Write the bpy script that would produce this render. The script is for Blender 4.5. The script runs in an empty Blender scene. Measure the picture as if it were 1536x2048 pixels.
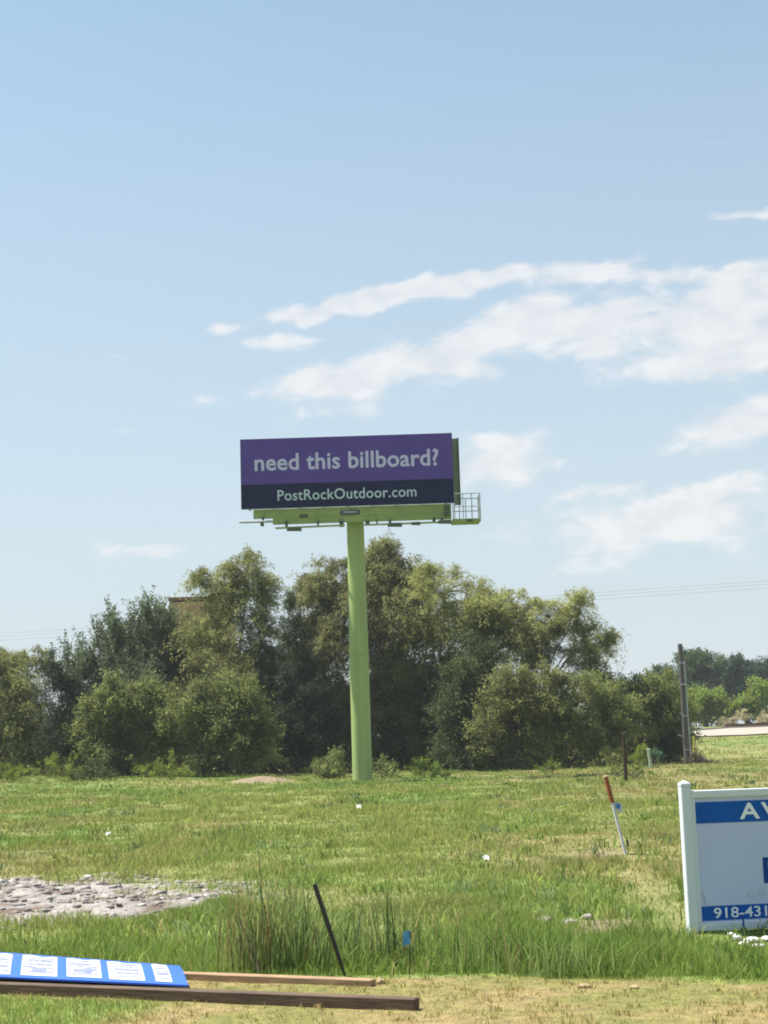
import bpy, math, random
import numpy as np
from mathutils import Vector, Matrix

# ------------------------------------------------------------------ camera, sky, sun, exposure
SC = bpy.context.scene
COL = SC.collection
R = math.radians
EYE = 1.65
FPX = 3000.0                      # focal length in photo pixels (photo 1536 x 2048)
PITCH = math.atan(466.0 / FPX)
ROLL = R(-1.8)
CAMROT = Matrix.Rotation(R(90) + PITCH, 3, 'X') @ Matrix.Rotation(ROLL, 3, 'Z')
cd = bpy.data.cameras.new('camera')
cam = bpy.data.objects.new('camera', cd)
COL.objects.link(cam)
cd.sensor_fit = 'VERTICAL'
cd.sensor_height = 24.0
cd.lens = 24.0 * FPX / 2048.0
cd.clip_start = 0.1
cd.clip_end = 8000.0
cam.matrix_world = Matrix.Translation((0, 0, EYE)) @ CAMROT.to_4x4()
SC.camera = cam

SUN_EL, SUN_AZ = R(63), R(-72)    # azimuth from +Y (view direction), negative = to the left
SKY_STRENGTH = 0.085
SUN_STRENGTH = 5.0
EXPOSURE = 1.0

SC.view_settings.view_transform = 'Standard'
SC.view_settings.look = 'None'
SC.view_settings.exposure = EXPOSURE
SC.view_settings.gamma = 1.0
SC.view_settings.use_curve_mapping = False
SC.cycles.filter_width = 1.9
SC.cycles.max_bounces = 8
SC.cycles.diffuse_bounces = 5
SC.cycles.transmission_bounces = 5

sd = bpy.data.lights.new('sun', 'SUN')
sd.energy = SUN_STRENGTH
sd.angle = R(0.55)
sd.color = (1.0, 0.95, 0.86)
sun = bpy.data.objects.new('sun', sd)
COL.objects.link(sun)
sdir = Vector((math.sin(SUN_AZ) * math.cos(SUN_EL), math.cos(SUN_AZ) * math.cos(SUN_EL), math.sin(SUN_EL)))
sun.rotation_euler = (-sdir).to_track_quat('-Z', 'Y').to_euler()
sun.location = (0, 0, 60)


def ray(px, py):
    d = CAMROT @ Vector(((px - 768.0) / FPX, -(py - 1024.0) / FPX, -1.0))
    return d / d.y


def at(px, py, Y):
    d = ray(px, py)
    return Vector((d.x * Y, Y, EYE + d.z * Y))


# clouds: soft long banks with a position in the sky (azimuth, elevation), broken up by noise
CLOUDS = [
    (640, 620, 150, 17, 12, .9), (820, 582, 150, 20, 13, 1.0), (960, 560, 110, 17, 8, .9), (1180, 540, 110, 18, 6, .9),
    (1330, 552, 90, 14, -3, .7), (1490, 540, 70, 18, 8, .7), (445, 660, 24, 10, 10, .5), (575, 690, 70, 14, 5, .75),
    (640, 766, 110, 26, 5, .75), (770, 735, 170, 38, 12, .75), (950, 680, 110, 32, 25, 1.0), (1080, 632, 80, 40, 10, 1.0),
    (1210, 642, 105, 36, 20, 1.0), (1180, 707, 42, 18, 0, .75), (1400, 632, 125, 34, 15, 1.0), (1480, 592, 90, 26, 10, 1.0),
    (1400, 725, 160, 30, 5, .85), (1500, 680, 100, 40, 15, 1.0), (1470, 855, 120, 32, 15, .75), (1510, 825, 80, 28, 10, .6),
    (1000, 905, 85, 34, 20, .7), (1020, 940, 130, 32, 0, .65), (990, 873, 44, 12, 0, .65), (1250, 1035, 250, 42, 8, .58),
    (1180, 985, 90, 12, 10, .5), (1440, 975, 90, 18, 15, .6), (1250, 1090, 140, 36, 20, .48), (1450, 1060, 170, 50, 0, .52),
    (310, 1097, 110, 18, 0, .6), (265, 858, 40, 8, 8, .4), (240, 708, 25, 14, 0, .35), (380, 803, 55, 10, 0, .35),
    (1485, 428, 85, 14, 5, .6), (1430, 283, 40, 9, 0, .4), (690, 822, 120, 22, 10, .45), (960, 745, 60, 20, 0, .55),
]


def azel(px, py):
    d = ray(px, py).normalized()
    return math.atan2(d.x, d.y), math.asin(d.z)


def build_world():
    w = bpy.data.worlds.new('World')
    SC.world = w
    w.use_nodes = True
    nt = w.node_tree
    nt.nodes.clear()
    N, L = nt.nodes.new, nt.links.new

    def math_(op, a, b=None, clamp=False):
        n = N('ShaderNodeMath')
        n.operation = op
        n.use_clamp = clamp
        for i, v in enumerate((a, b)):
            if v is None:
                continue
            if isinstance(v, (int, float)):
                n.inputs[i].default_value = v
            else:
                L(v, n.inputs[i])
        return n.outputs[0]

    out = N('ShaderNodeOutputWorld')
    bg = N('ShaderNodeBackground')
    bg.inputs['Strength'].default_value = SKY_STRENGTH
    sky = N('ShaderNodeTexSky')
    sky.sky_type = 'NISHITA'
    sky.sun_disc = False
    sky.sun_elevation = SUN_EL
    sky.sun_rotation = SUN_AZ
    sky.air_density = 1.0
    sky.dust_density = 0.6
    sky.ozone_density = 0.4
    sky.altitude = 1500
    hsv = N('ShaderNodeHueSaturation')
    hsv.inputs['Saturation'].default_value = .95
    hsv.inputs['Value'].default_value = 1.0
    L(sky.outputs[0], hsv.inputs['Color'])
    tc = N('ShaderNodeTexCoord')
    sep = N('ShaderNodeSeparateXYZ')
    L(tc.outputs['Generated'], sep.inputs[0])
    az = math_('ARCTAN2', sep.outputs[0], sep.outputs[1])
    el = math_('ARCSINE', sep.outputs[2])
    com = N('ShaderNodeCombineXYZ')
    L(az, com.inputs[0])
    L(el, com.inputs[1])
    v = com.outputs[0]
    # wisps bend the coordinates a little
    wn = N('ShaderNodeTexNoise')
    wn.inputs['Scale'].default_value = 26
    wn.inputs['Detail'].default_value = 4
    L(v, wn.inputs['Vector'])
    wsub = N('ShaderNodeVectorMath')
    wsub.operation = 'SUBTRACT'
    L(wn.outputs['Color'], wsub.inputs[0])
    wsub.inputs[1].default_value = (.5, .5, .5)
    wsc = N('ShaderNodeVectorMath')
    wsc.operation = 'MULTIPLY'
    L(wsub.outputs[0], wsc.inputs[0])
    wsc.inputs[1].default_value = (.030, .020, 0)
    wad = N('ShaderNodeVectorMath')
    wad.operation = 'ADD'
    L(v, wad.inputs[0])
    L(wsc.outputs[0], wad.inputs[1])
    vv = wad.outputs[0]
    tot = None
    for cx, cy, rx, ry, ang, amp in CLOUDS:
        a0, e0 = azel(cx, cy)
        ang = R(ang) - R(1.8)
        ra, rb = rx / FPX, ry / FPX
        s = N('ShaderNodeVectorMath')
        s.operation = 'SUBTRACT'
        L(vv, s.inputs[0])
        s.inputs[1].default_value = (a0, e0, 0)
        d1 = N('ShaderNodeVectorMath')
        d1.operation = 'DOT_PRODUCT'
        L(s.outputs[0], d1.inputs[0])
        d1.inputs[1].default_value = (math.cos(ang) / ra, math.sin(ang) / ra, 0)
        d2 = N('ShaderNodeVectorMath')
        d2.operation = 'DOT_PRODUCT'
        L(s.outputs[0], d2.inputs[0])
        d2.inputs[1].default_value = (-math.sin(ang) / rb, math.cos(ang) / rb, 0)
        r2 = math_('ADD', math_('MULTIPLY', d1.outputs['Value'], d1.outputs['Value']),
                   math_('MULTIPLY', d2.outputs['Value'], d2.outputs['Value']))
        f = math_('MULTIPLY', math_('POWER', 2.718, math_('MULTIPLY', r2, -0.8)), amp)
        tot = f if tot is None else math_('ADD', tot, f)
    tot = math_('MINIMUM', math_('MULTIPLY', tot, 1.2), 1.25)
    mp = N('ShaderNodeMapping')
    mp.inputs['Scale'].default_value = (1.0, 1.9, 1)
    mp.inputs['Rotation'].default_value = (0, 0, R(-9))
    L(v, mp.inputs['Vector'])
    n1 = N('ShaderNodeTexNoise')
    n1.inputs['Scale'].default_value = 30
    n1.inputs['Detail'].default_value = 9
    n1.inputs['Roughness'].default_value = .62
    n1.inputs['Distortion'].default_value = .35
    L(mp.outputs[0], n1.inputs['Vector'])
    d = math_('ADD', tot, math_('MULTIPLY', math_('SUBTRACT', n1.outputs[0], .5), 1.95))
    mr = N('ShaderNodeMapRange')
    mr.interpolation_type = 'SMOOTHSTEP'
    mr.inputs['From Min'].default_value = .19
    mr.inputs['From Max'].default_value = 1.0
    L(d, mr.inputs['Value'])
    gate = math_('MULTIPLY', math_('MINIMUM', math_('MULTIPLY', tot, 3.0), 1.0), mr.outputs[0])
    dens = math_('MULTIPLY', gate, .78)
    tint = N('ShaderNodeMix')
    tint.data_type = 'RGBA'
    tint.blend_type = 'MULTIPLY'
    tint.inputs['Factor'].default_value = 1.0
    L(hsv.outputs[0], tint.inputs[6])
    tint.inputs[7].default_value = (1.27, 1.38, 1.19, 1)
    # thin summer haze whitening the sky towards the horizon
    vr = N('ShaderNodeMapRange')
    vr.inputs['From Min'].default_value = .02
    vr.inputs['From Max'].default_value = .52
    vr.inputs['To Min'].default_value = .95
    vr.inputs['To Max'].default_value = .14
    L(el, vr.inputs['Value'])
    veil = N('ShaderNodeMix')
    veil.data_type = 'RGBA'
    L(vr.outputs[0], veil.inputs['Factor'])
    L(tint.outputs[2], veil.inputs[6])
    veil.inputs[7].default_value = (3.42, 3.72, 3.98, 1)
    mix = N('ShaderNodeMix')
    mix.data_type = 'RGBA'
    L(dens, mix.inputs['Factor'])
    L(veil.outputs[2], mix.inputs[6])
    tn = N('ShaderNodeMapRange')
    tn.inputs['From Min'].default_value = .35
    tn.inputs['From Max'].default_value = .62
    L(n1.outputs[0], tn.inputs['Value'])
    cc = N('ShaderNodeMix')
    cc.data_type = 'RGBA'
    L(tn.outputs[0], cc.inputs['Factor'])
    cc.inputs[6].default_value = (4.5, 4.62, 4.8, 1)
    cc.inputs[7].default_value = (5.6, 5.55, 5.55, 1)
    L(cc.outputs[2], mix.inputs[7])
    L(mix.outputs[2], bg.inputs['Color'])
    L(bg.outputs[0], out.inputs[0])


build_world()

# ------------------------------------------------------------------ helpers
rng = np.random.default_rng(7)
random.seed(7)


def _h(ix, iy, s):
    n = (ix.astype(np.int64) * 374761393 + iy.astype(np.int64) * 668265263 + s * 1442695041) & 0x7fffffff
    n = ((n ^ (n >> 13)) * 1274126177) & 0x7fffffff
    n = n ^ (n >> 16)
    return (n & 0xffff) / 65535.0


def vnoise(x, y, s=0):
    x = np.asarray(x, float)
    y = np.asarray(y, float)
    ix, iy = np.floor(x), np.floor(y)
    fx, fy = x - ix, y - iy
    fx = fx * fx * (3 - 2 * fx)
    fy = fy * fy * (3 - 2 * fy)
    a, b = _h(ix, iy, s), _h(ix + 1, iy, s)
    c, d = _h(ix, iy + 1, s), _h(ix + 1, iy + 1, s)
    return (a + (b - a) * fx) * (1 - fy) + (c + (d - c) * fx) * fy


def fbm(x, y, s=0, o=3):
    t, a, n = 0, .5, 0
    for k in range(o):
        t = t + a * vnoise(x * 2 ** k, y * 2 ** k, s + k * 17)
        n += a
        a *= .5
    return t / n


def sst(a, b, x):
    t = np.clip((np.asarray(x, float) - a) / (b - a), 0, 1)
    return t * t * (3 - 2 * t)


def edge_y(x):                                     # far edge of the mown verge
    x = np.asarray(x, float)
    return 11.25 - .30 * np.clip(x, -12, 12) + .12 * np.sin(x * 2.1) + .26 * (vnoise(x * 2, x * 0, 5) - .5) + .12 * (vnoise(x * 7, x * 0, 6) - .5)


def m_verge(x, y):
    return 1 - sst(-.15, .12, y - edge_y(x))


def m_corner(x, y):                                # greener patch by the fallen sign
    return (1 - sst(-2.05, -1.45, x + .7 * (fbm(x * 3, y * 3, 75) - .5))) * (1 - sst(10.35, 10.8, y + .4 * x + .85))


def m_rubble(x, y):
    r = np.sqrt(((x + 6.6) / 4.9) ** 2 + ((y - 17.8) / 3.5) ** 2)
    return 1 - sst(.78, 1.12, r + .42 * (fbm(x * 1.1, y * .8, 31) - .5) + .35 * (fbm(x * 3.2, y * 2.2, 32) - .5))


def m_path(x, y):
    ax, ay, bx, by = 3.35, 23.5, 2.45, 13.2
    t = np.clip(((x - ax) * (bx - ax) + (y - ay) * (by - ay)) / ((bx - ax) ** 2 + (by - ay) ** 2), 0, 1)
    d = np.hypot(x - (ax + t * (bx - ax)), y - (ay + t * (by - ay)))
    return (1 - sst(.1, .42, d + .8 * (fbm(x * 1.7, y * .9, 41) - .5)))


def m_dirt(x, y):
    a = 1 - sst(.5, 1.1, np.hypot((x - 1.72) / .55, (y - 13.9) / .8) + .5 * (fbm(x * 3, y * 2, 51) - .5))
    b = 1 - sst(.5, 1.1, np.hypot((x + 6.3) / 1.9, (y - 74.0) / 3.0) + .3 * (fbm(x * 2, y, 52) - .5))
    c = 1 - sst(.4, 1.1, np.hypot((x - 2.75) / .5, (y - 21.5) / .9) + .5 * (fbm(x * 3, y * 2, 53) - .5))
    return np.maximum(np.maximum(a, b), c * .8)


def m_straw(x, y):
    s = sst(.03, .2, x / np.maximum(y, 1)) * sst(14, 24, y) * (1 - sst(92, 99, y)) * .9
    n = fbm(x * .35, y * .16, 61, 4)
    return np.clip(s * sst(.3, .6, n) * 1.15 + .75 * sst(.54, .76, fbm(x * .5 + 9, y * .2, 62)) * sst(12, 18, y), 0, 1)


def height(x, y):
    x = np.asarray(x, float)
    y = np.asarray(y, float)
    ve = m_verge(x, y)
    amp = (1 - ve)
    h = amp * (.16 * (fbm(x * .35, y * .35, 1) - .5) * sst(12, 20, y) + .09 * (fbm(x * 1.3, y * 1.3, 2) - .5))
    h = h + ve * .02 * (fbm(x * 3, y * 3, 3) - .5)
    h = h + m_rubble(x, y) * .09 * (fbm(x * 2.4, y * 2.0, 78, 3) - .35)
    h = h - .10 * np.exp(-((y - edge_y(x) - 1.3) / .9) ** 2)
    h = h + .45 * sst(55, 92, y) * sst(2, -24, x)
    h = h + .25 * sst(60, 100, y) * sst(18, 40, x)
    h = h + (1.32 * sst(98, 131, y) + .76 * np.clip((y - 131) / 20, 0, 1) + .25 * sst(151, 175, y))
    h = h + .25 * (1 - sst(0, 1.2, np.hypot((x + 6.3) / 1.6, (y - 74.5) / 2.2)))
    far = sst(150, 500, y) + sst(80, 300, np.abs(x))
    return h + far * .8 * (fbm(x * .01, y * .01, 9) - .5)


G_GREEN = np.array([.270, .305, .082])
G_LUSH = np.array([.185, .265, .055])
G_STRAW = np.array([.33, .285, .12])
G_TAN = np.array([.375, .285, .122])
G_MOWN = np.array([.25, .25, .07])
G_RUB = np.array([.335, .302, .280])
G_DIRT = np.array([.33, .235, .165])


def lerp(a, b, t):
    return a + (b - a) * np.asarray(t)[:, None]


def field_colour(x, y, soil=True):
    n = len(x)
    c = lerp(np.tile(G_GREEN, (n, 1)), np.tile(G_LUSH, (n, 1)), sst(.35, .7, fbm(x * .22, y * .13, 71, 4)))
    belt = (1 - sst(1.6, 3.2, y - edge_y(x)))
    c = lerp(c, np.tile(G_LUSH * 1.15, (n, 1)), belt * .7)
    c = lerp(c, np.tile(G_STRAW, (n, 1)), np.clip(m_straw(x, y) + .12 * sst(.5, .75, vnoise(x * 2.3, y * 1.1, 72)), 0, 1) * .75)
    v = np.tile(G_TAN, (n, 1))
    gr = np.clip(sst(.30, .58, fbm(x * 1.3 + 4, y * 1.6, 73, 4)) * .9 + .35 * (vnoise(x * 9, y * 7, 76) - .5), 0, 1)
    gr = gr * (1 - .8 * sst(1.3, 2.0, x) * (1 - sst(9.5, 9.8, y)))
    v = lerp(v, np.tile(G_MOWN, (n, 1)), gr)
    cor = m_corner(x, y)
    v = lerp(v, np.tile(G_LUSH * 1.2, (n, 1)), cor * .9)
    c = lerp(c, v, m_verge(x, y))
    c = lerp(c, np.tile(G_STRAW * 1.05, (n, 1)), m_path(x, y) * .55)
    if soil:
        c = lerp(c, np.tile(G_DIRT, (n, 1)), m_dirt(x, y) * .9)
        q = fbm(x * 3.1, y * 2.6, 77, 3)
        rb = lerp(np.tile(G_RUB, (n, 1)), np.tile(np.array([.20, .14, .105]), (n, 1)), sst(.52, .66, q))
        rb = lerp(rb, np.tile(np.array([.46, .41, .38]), (n, 1)), 1 - sst(.34, .46, q))
        c = lerp(c, rb, m_rubble(x, y))
    return c


def zg(x, y):
    return float(height(np.array([x]), np.array([y]))[0])


def ground(px, py):
    d = ray(px, py)
    Y = EYE / max(-d.z, 1e-4)
    for _ in range(25):
        z = zg(d.x * Y, Y)
        Y = .5 * Y + .5 * min((EYE - z) / max(-d.z, 1e-4), 400)
    return Vector((d.x * Y, Y, zg(d.x * Y, Y)))


def foot(px, Y):                                   # a spot on the ground at a distance
    x = ray(px, 1530).x * Y
    return Vector((x, Y, zg(x, Y)))


# ---- meshes
def raw_mesh(name, v, nper, mat, parent=None, smooth=False, col=None, f=None):
    """v (n,3); faces of nper verts each, consecutive unless f (m,nper) given"""
    v = np.asarray(v, np.float32)
    if parent is not None:
        v = v - np.array(wloc(parent), np.float32)
    me = bpy.data.meshes.new(name)
    me.vertices.add(len(v))
    me.vertices.foreach_set('co', v.ravel())
    idx = np.arange(len(v), dtype=np.int32) if f is None else np.asarray(f, np.int32).ravel()
    nf = len(idx) // nper
    me.loops.add(len(idx))
    me.loops.foreach_set('vertex_index', idx)
    me.polygons.add(nf)
    me.polygons.foreach_set('loop_start', np.arange(nf, dtype=np.int32) * nper)
    if smooth:
        me.polygons.foreach_set('use_smooth', np.ones(nf, bool))
    if col is not None:
        dom = 'POINT' if len(col) == len(v) else 'FACE'
        at_ = me.attributes.new('tone', 'FLOAT_COLOR', dom)
        c4 = np.ones((len(col), 4), np.float32)
        c4[:, :3] = col
        at_.data.foreach_set('color', c4.ravel())
    me.update(calc_edges=True)
    me.materials.append(mat)
    o = bpy.data.objects.new(name, me)
    COL.objects.link(o)
    if parent is not None:
        o.parent = parent
    return o


def wloc(o):
    p = Vector(o.location)
    while o.parent is not None:
        o = o.parent
        p += Vector(o.location)
    return p


class MB:
    """collects boxes, bars, tubes; builds ONE mesh object"""

    def __init__(self):
        self.v, self.f, self.s = [], [], []

    def add(self, vs, fs, smooth=False):
        b = len(self.v)
        self.v += [tuple(p) for p in vs]
        self.f += [tuple(i + b for i in q) for q in fs]
        self.s += [smooth] * len(fs)
        return self

    def box(self, c, size, rot=None, bevel=0.0):
        hx, hy, hz = [s / 2 for s in size]
        b = min(bevel, hx * .9, hy * .9, hz * .9)
        c = Vector(c)
        M = rot.to_3x3() if rot is not None else Matrix.Identity(3)
        if b <= 0:
            P = [Vector((sx * hx, sy * hy, sz * hz)) for sz in (-1, 1) for sy in (-1, 1) for sx in (-1, 1)]
            F = [(0, 2, 3, 1), (4, 5, 7, 6), (0, 1, 5, 4), (2, 6, 7, 3), (0, 4, 6, 2), (1, 3, 7, 5)]
        else:
            import bmesh
            bm = bmesh.new()
            bmesh.ops.create_cube(bm, size=1)
            for w in bm.verts:
                w.co = Vector((w.co.x * 2 * hx, w.co.y * 2 * hy, w.co.z * 2 * hz))
            bmesh.ops.bevel(bm, geom=list(bm.edges), offset=b, segments=1, affect='EDGES')
            bm.verts.index_update()
            P = [w.co.copy() for w in bm.verts]
            F = [[w.index for w in q.verts] for q in bm.faces]
            bm.free()
        return self.add([c + M @ p for p in P], F)

    def bar(self, a, b, w, h=None, bevel=0.0):
        a, b = Vector(a), Vector(b)
        d = b - a
        q = d.to_track_quat('Y', 'Z').to_matrix()
        return self.box((a + b) / 2, (w, d.length, h or w), q, bevel)

    def tube(self, pts, rad, n=8, cap=True):
        pts = [Vector(p) for p in pts]
        if isinstance(rad, (int, float)):
            rad = [rad] * len(pts)
        rings = []
        u = None
        for i, p in enumerate(pts):
            t = (pts[min(i + 1, len(pts) - 1)] - pts[max(i - 1, 0)]).normalized()
            if u is None:
                u = t.orthogonal().normalized()
            u = (u - t * u.dot(t)).normalized()
            w = t.cross(u)
            rings.append([p + (u * math.cos(2 * math.pi * k / n) + w * math.sin(2 * math.pi * k / n)) * rad[i] for k in range(n)])
        vs = [q for r_ in rings for q in r_]
        fs = []
        for i in range(len(pts) - 1):
            for k in range(n):
                fs.append((i * n + k, i * n + (k + 1) % n, (i + 1) * n + (k + 1) % n, (i + 1) * n + k))
        self.add(vs, fs, True)
        if cap:
            self.add(rings[0], [tuple(reversed(range(n)))])
            self.add(rings[-1], [tuple(range(n))])
        return self

    def quad(self, *p):
        return self.add(p, [tuple(range(len(p)))])

    def build(self, name, mat, parent=None):
        me = bpy.data.meshes.new(name)
        off = wloc(parent) if parent is not None else Vector((0, 0, 0))
        me.from_pydata([tuple(Vector(p) - off) for p in self.v], [], self.f)
        me.polygons.foreach_set('use_smooth', self.s)
        me.update()
        me.materials.append(mat)
        o = bpy.data.objects.new(name, me)
        COL.objects.link(o)
        if parent is not None:
            o.parent = parent
        return o


def tag(o, label=None, cat=None, group=None, kind=None):
    if label:
        o['label'] = label
    if cat:
        o['category'] = cat
    if group:
        o['group'] = group
    if kind:
        o['kind'] = kind
    return o


def thing(name, loc, label, cat, group=None):
    o = bpy.data.objects.new(name, None)
    COL.objects.link(o)
    o.empty_display_size = .2
    o.location = loc
    return tag(o, label, cat, group)


def text_mesh(name, s, mat, parent, org, ux, uz, w, h, bold=0.0, spacing=1.0, depth=.01, nrm=None):
    """lettering fitted into w x h metres; org = lower left of the letters, ux along, uz up"""
    cu = bpy.data.curves.new(name, 'FONT')
    cu.body = s
    cu.size = 1.0
    cu.offset = bold
    cu.space_character = spacing
    cu.resolution_u = 3
    to = bpy.data.objects.new(name, cu)
    COL.objects.link(to)
    dg = bpy.context.evaluated_depsgraph_get()
    dg.update()
    me0 = bpy.data.meshes.new_from_object(to.evaluated_get(dg))
    COL.objects.unlink(to)
    bpy.data.objects.remove(to)
    P = np.array([v.co[:] for v in me0.vertices])
    F = [list(p.vertices) for p in me0.polygons]
    bpy.data.meshes.remove(me0)
    x0, x1, y0, y1 = P[:, 0].min(), P[:, 0].max(), P[:, 1].min(), P[:, 1].max()
    sx, sy = w / (x1 - x0), h / (y1 - y0)
    org, ux, uz = Vector(org), Vector(ux).normalized(), Vector(uz).normalized()
    n = Vector(nrm).normalized() if nrm else ux.cross(uz)
    m = MB()
    V = [org + ux * ((p[0] - x0) * sx) + uz * ((p[1] - y0) * sy) + n * depth for p in P]
    m.add(V, F)
    # thickness: walls along the border edges
    cnt = {}
    for f in F:
        for i in range(len(f)):
            a, b = f[i], f[(i + 1) % len(f)]
            k = (min(a, b), max(a, b))
            cnt[k] = None if k in cnt else (a, b)
    for k, e in cnt.items():
        if e:
            a, b = e
            m.quad(V[b], V[a], V[a] - n * depth, V[b] - n * depth)
    return m.build(name, mat, parent)


# ------------------------------------------------------------------ materials
def mat(name, col, rough=.7, var=.12, scale=6.0, bump=0.0, metal=0.0, spec=.5, stretch=(1, 1, 1), col2=None):
    m = bpy.data.materials.new(name)
    m.use_nodes = True
    nt = m.node_tree
    b = nt.nodes['Principled BSDF']
    b.inputs['Roughness'].default_value = rough
    b.inputs['Metallic'].default_value = metal
    b.inputs['Specular IOR Level'].default_value = spec
    tc = nt.nodes.new('ShaderNodeTexCoord')
    mp = nt.nodes.new('ShaderNodeMapping')
    mp.inputs['Scale'].default_value = stretch
    nt.links.new(tc.outputs['Object'], mp.inputs[0])
    n = nt.nodes.new('ShaderNodeTexNoise')
    n.inputs['Scale'].default_value = scale
    n.inputs['Detail'].default_value = 5
    n.inputs['Roughness'].default_value = .6
    nt.links.new(mp.outputs[0], n.inputs['Vector'])
    r = nt.nodes.new('ShaderNodeValToRGB')
    r.color_ramp.elements[0].position = .3
    r.color_ramp.elements[1].position = .7
    c2 = col2 or tuple(min(1, c * (1 + var)) for c in col)
    c1 = tuple(c * (1 - var) for c in col) if col2 is None else col
    r.color_ramp.elements[0].color = (*c1, 1)
    r.color_ramp.elements[1].color = (*c2, 1)
    nt.links.new(n.outputs[0], r.inputs[0])
    nt.links.new(r.outputs[0], b.inputs['Base Color'])
    if bump:
        bp = nt.nodes.new('ShaderNodeBump')
        bp.inputs['Strength'].default_value = bump
        bp.inputs['Distance'].default_value = .02
        nt.links.new(n.outputs[0], bp.inputs['Height'])
        nt.links.new(bp.outputs[0], b.inputs['Normal'])
    return m


def leaf_mat(name, col, var=.35, trans=.35, tint=None, clump=.35):
    """two-sided leaf: every leaf its own tone, slow tone drift over the crown"""
    m = bpy.data.materials.new(name)
    m.use_nodes = True
    nt = m.node_tree
    nt.nodes.clear()
    N, L = nt.nodes.new, nt.links.new
    out = N('ShaderNodeOutputMaterial')
    g = N('ShaderNodeNewGeometry')
    r = N('ShaderNodeValToRGB')
    t = tint or (col[0] * 1.10, col[1] * 1.10, col[2] * .95)
    r.color_ramp.elements[0].color = (*[c * (1 - var) for c in col], 1)
    r.color_ramp.elements[1].color = (*[c * (1 + var) for c in t], 1)
    e = r.color_ramp.elements.new(.55)
    e.color = (*col, 1)
    L(g.outputs['Random Per Island'], r.inputs[0])
    tc = N('ShaderNodeTexCoord')
    n = N('ShaderNodeTexNoise')
    n.inputs['Scale'].default_value = .55
    n.inputs['Detail'].default_value = 3
    L(tc.outputs['Object'], n.inputs['Vector'])
    mr = N('ShaderNodeMapRange')
    mr.inputs['From Min'].default_value = .35
    mr.inputs['From Max'].default_value = .65
    mr.inputs['To Min'].default_value = 1 - clump
    mr.inputs['To Max'].default_value = 1 + clump
    L(n.outputs[0], mr.inputs['Value'])
    mx = N('ShaderNodeVectorMath')
    mx.operation = 'SCALE'
    L(r.outputs[0], mx.inputs[0])
    L(mr.outputs[0], mx.inputs['Scale'])
    d = N('ShaderNodeBsdfPrincipled')
    d.inputs['Roughness'].default_value = .55
    d.inputs['Specular IOR Level'].default_value = .06
    L(mx.outputs[0], d.inputs['Base Color'])
    tr = N('ShaderNodeBsdfTranslucent')
    L(mx.outputs[0], tr.inputs['Color'])
    ms = N('ShaderNodeMixShader')
    ms.inputs[0].default_value = trans
    L(d.outputs[0], ms.inputs[1])
    L(tr.outputs[0], ms.inputs[2])
    L(ms.outputs[0], out.inputs[0])
    return m


def tone_mat(name, trans=0.0, ground=False):
    m = bpy.data.materials.new(name)
    m.use_nodes = True
    nt = m.node_tree
    N, L = nt.nodes.new, nt.links.new
    b = nt.nodes['Principled BSDF']
    out = nt.nodes['Material Output']
    b.inputs['Roughness'].default_value = .8
    b.inputs['Specular IOR Level'].default_value = .25
    a = N('ShaderNodeAttribute')
    a.attribute_name = 'tone'
    col = a.outputs['Color']
    if ground:
        tc = N('ShaderNodeTexCoord')
        n1 = N('ShaderNodeTexNoise')
        n1.inputs['Scale'].default_value = 9
        n1.inputs['Detail'].default_value = 6
        n1.inputs['Roughness'].default_value = .7
        L(tc.outputs['Object'], n1.inputs['Vector'])
        mr = N('ShaderNodeMapRange')
        mr.inputs['From Min'].default_value = .3
        mr.inputs['From Max'].default_value = .7
        mr.inputs['To Min'].default_value = .5
        mr.inputs['To Max'].default_value = 1.2
        L(n1.outputs[0], mr.inputs['Value'])
        sc = N('ShaderNodeVectorMath')
        sc.operation = 'SCALE'
        L(col, sc.inputs[0])
        L(mr.outputs[0], sc.inputs['Scale'])
        col = sc.outputs[0]
        bp = N('ShaderNodeBump')
        bp.inputs['Strength'].default_value = .8
        bp.inputs['Distance'].default_value = .04
        L(n1.outputs[0], bp.inputs['Height'])
        L(bp.outputs[0], b.inputs['Normal'])
    L(col, b.inputs['Base Color'])
    if trans:
        tr = N('ShaderNodeBsdfTranslucent')
        L(col, tr.inputs['Color'])
        ms = N('ShaderNodeMixShader')
        ms.inputs[0].default_value = trans
        L(b.outputs[0], ms.inputs[1])
        L(tr.outputs[0], ms.inputs[2])
        L(ms.outputs[0], out.inputs[0])
    return m


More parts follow.
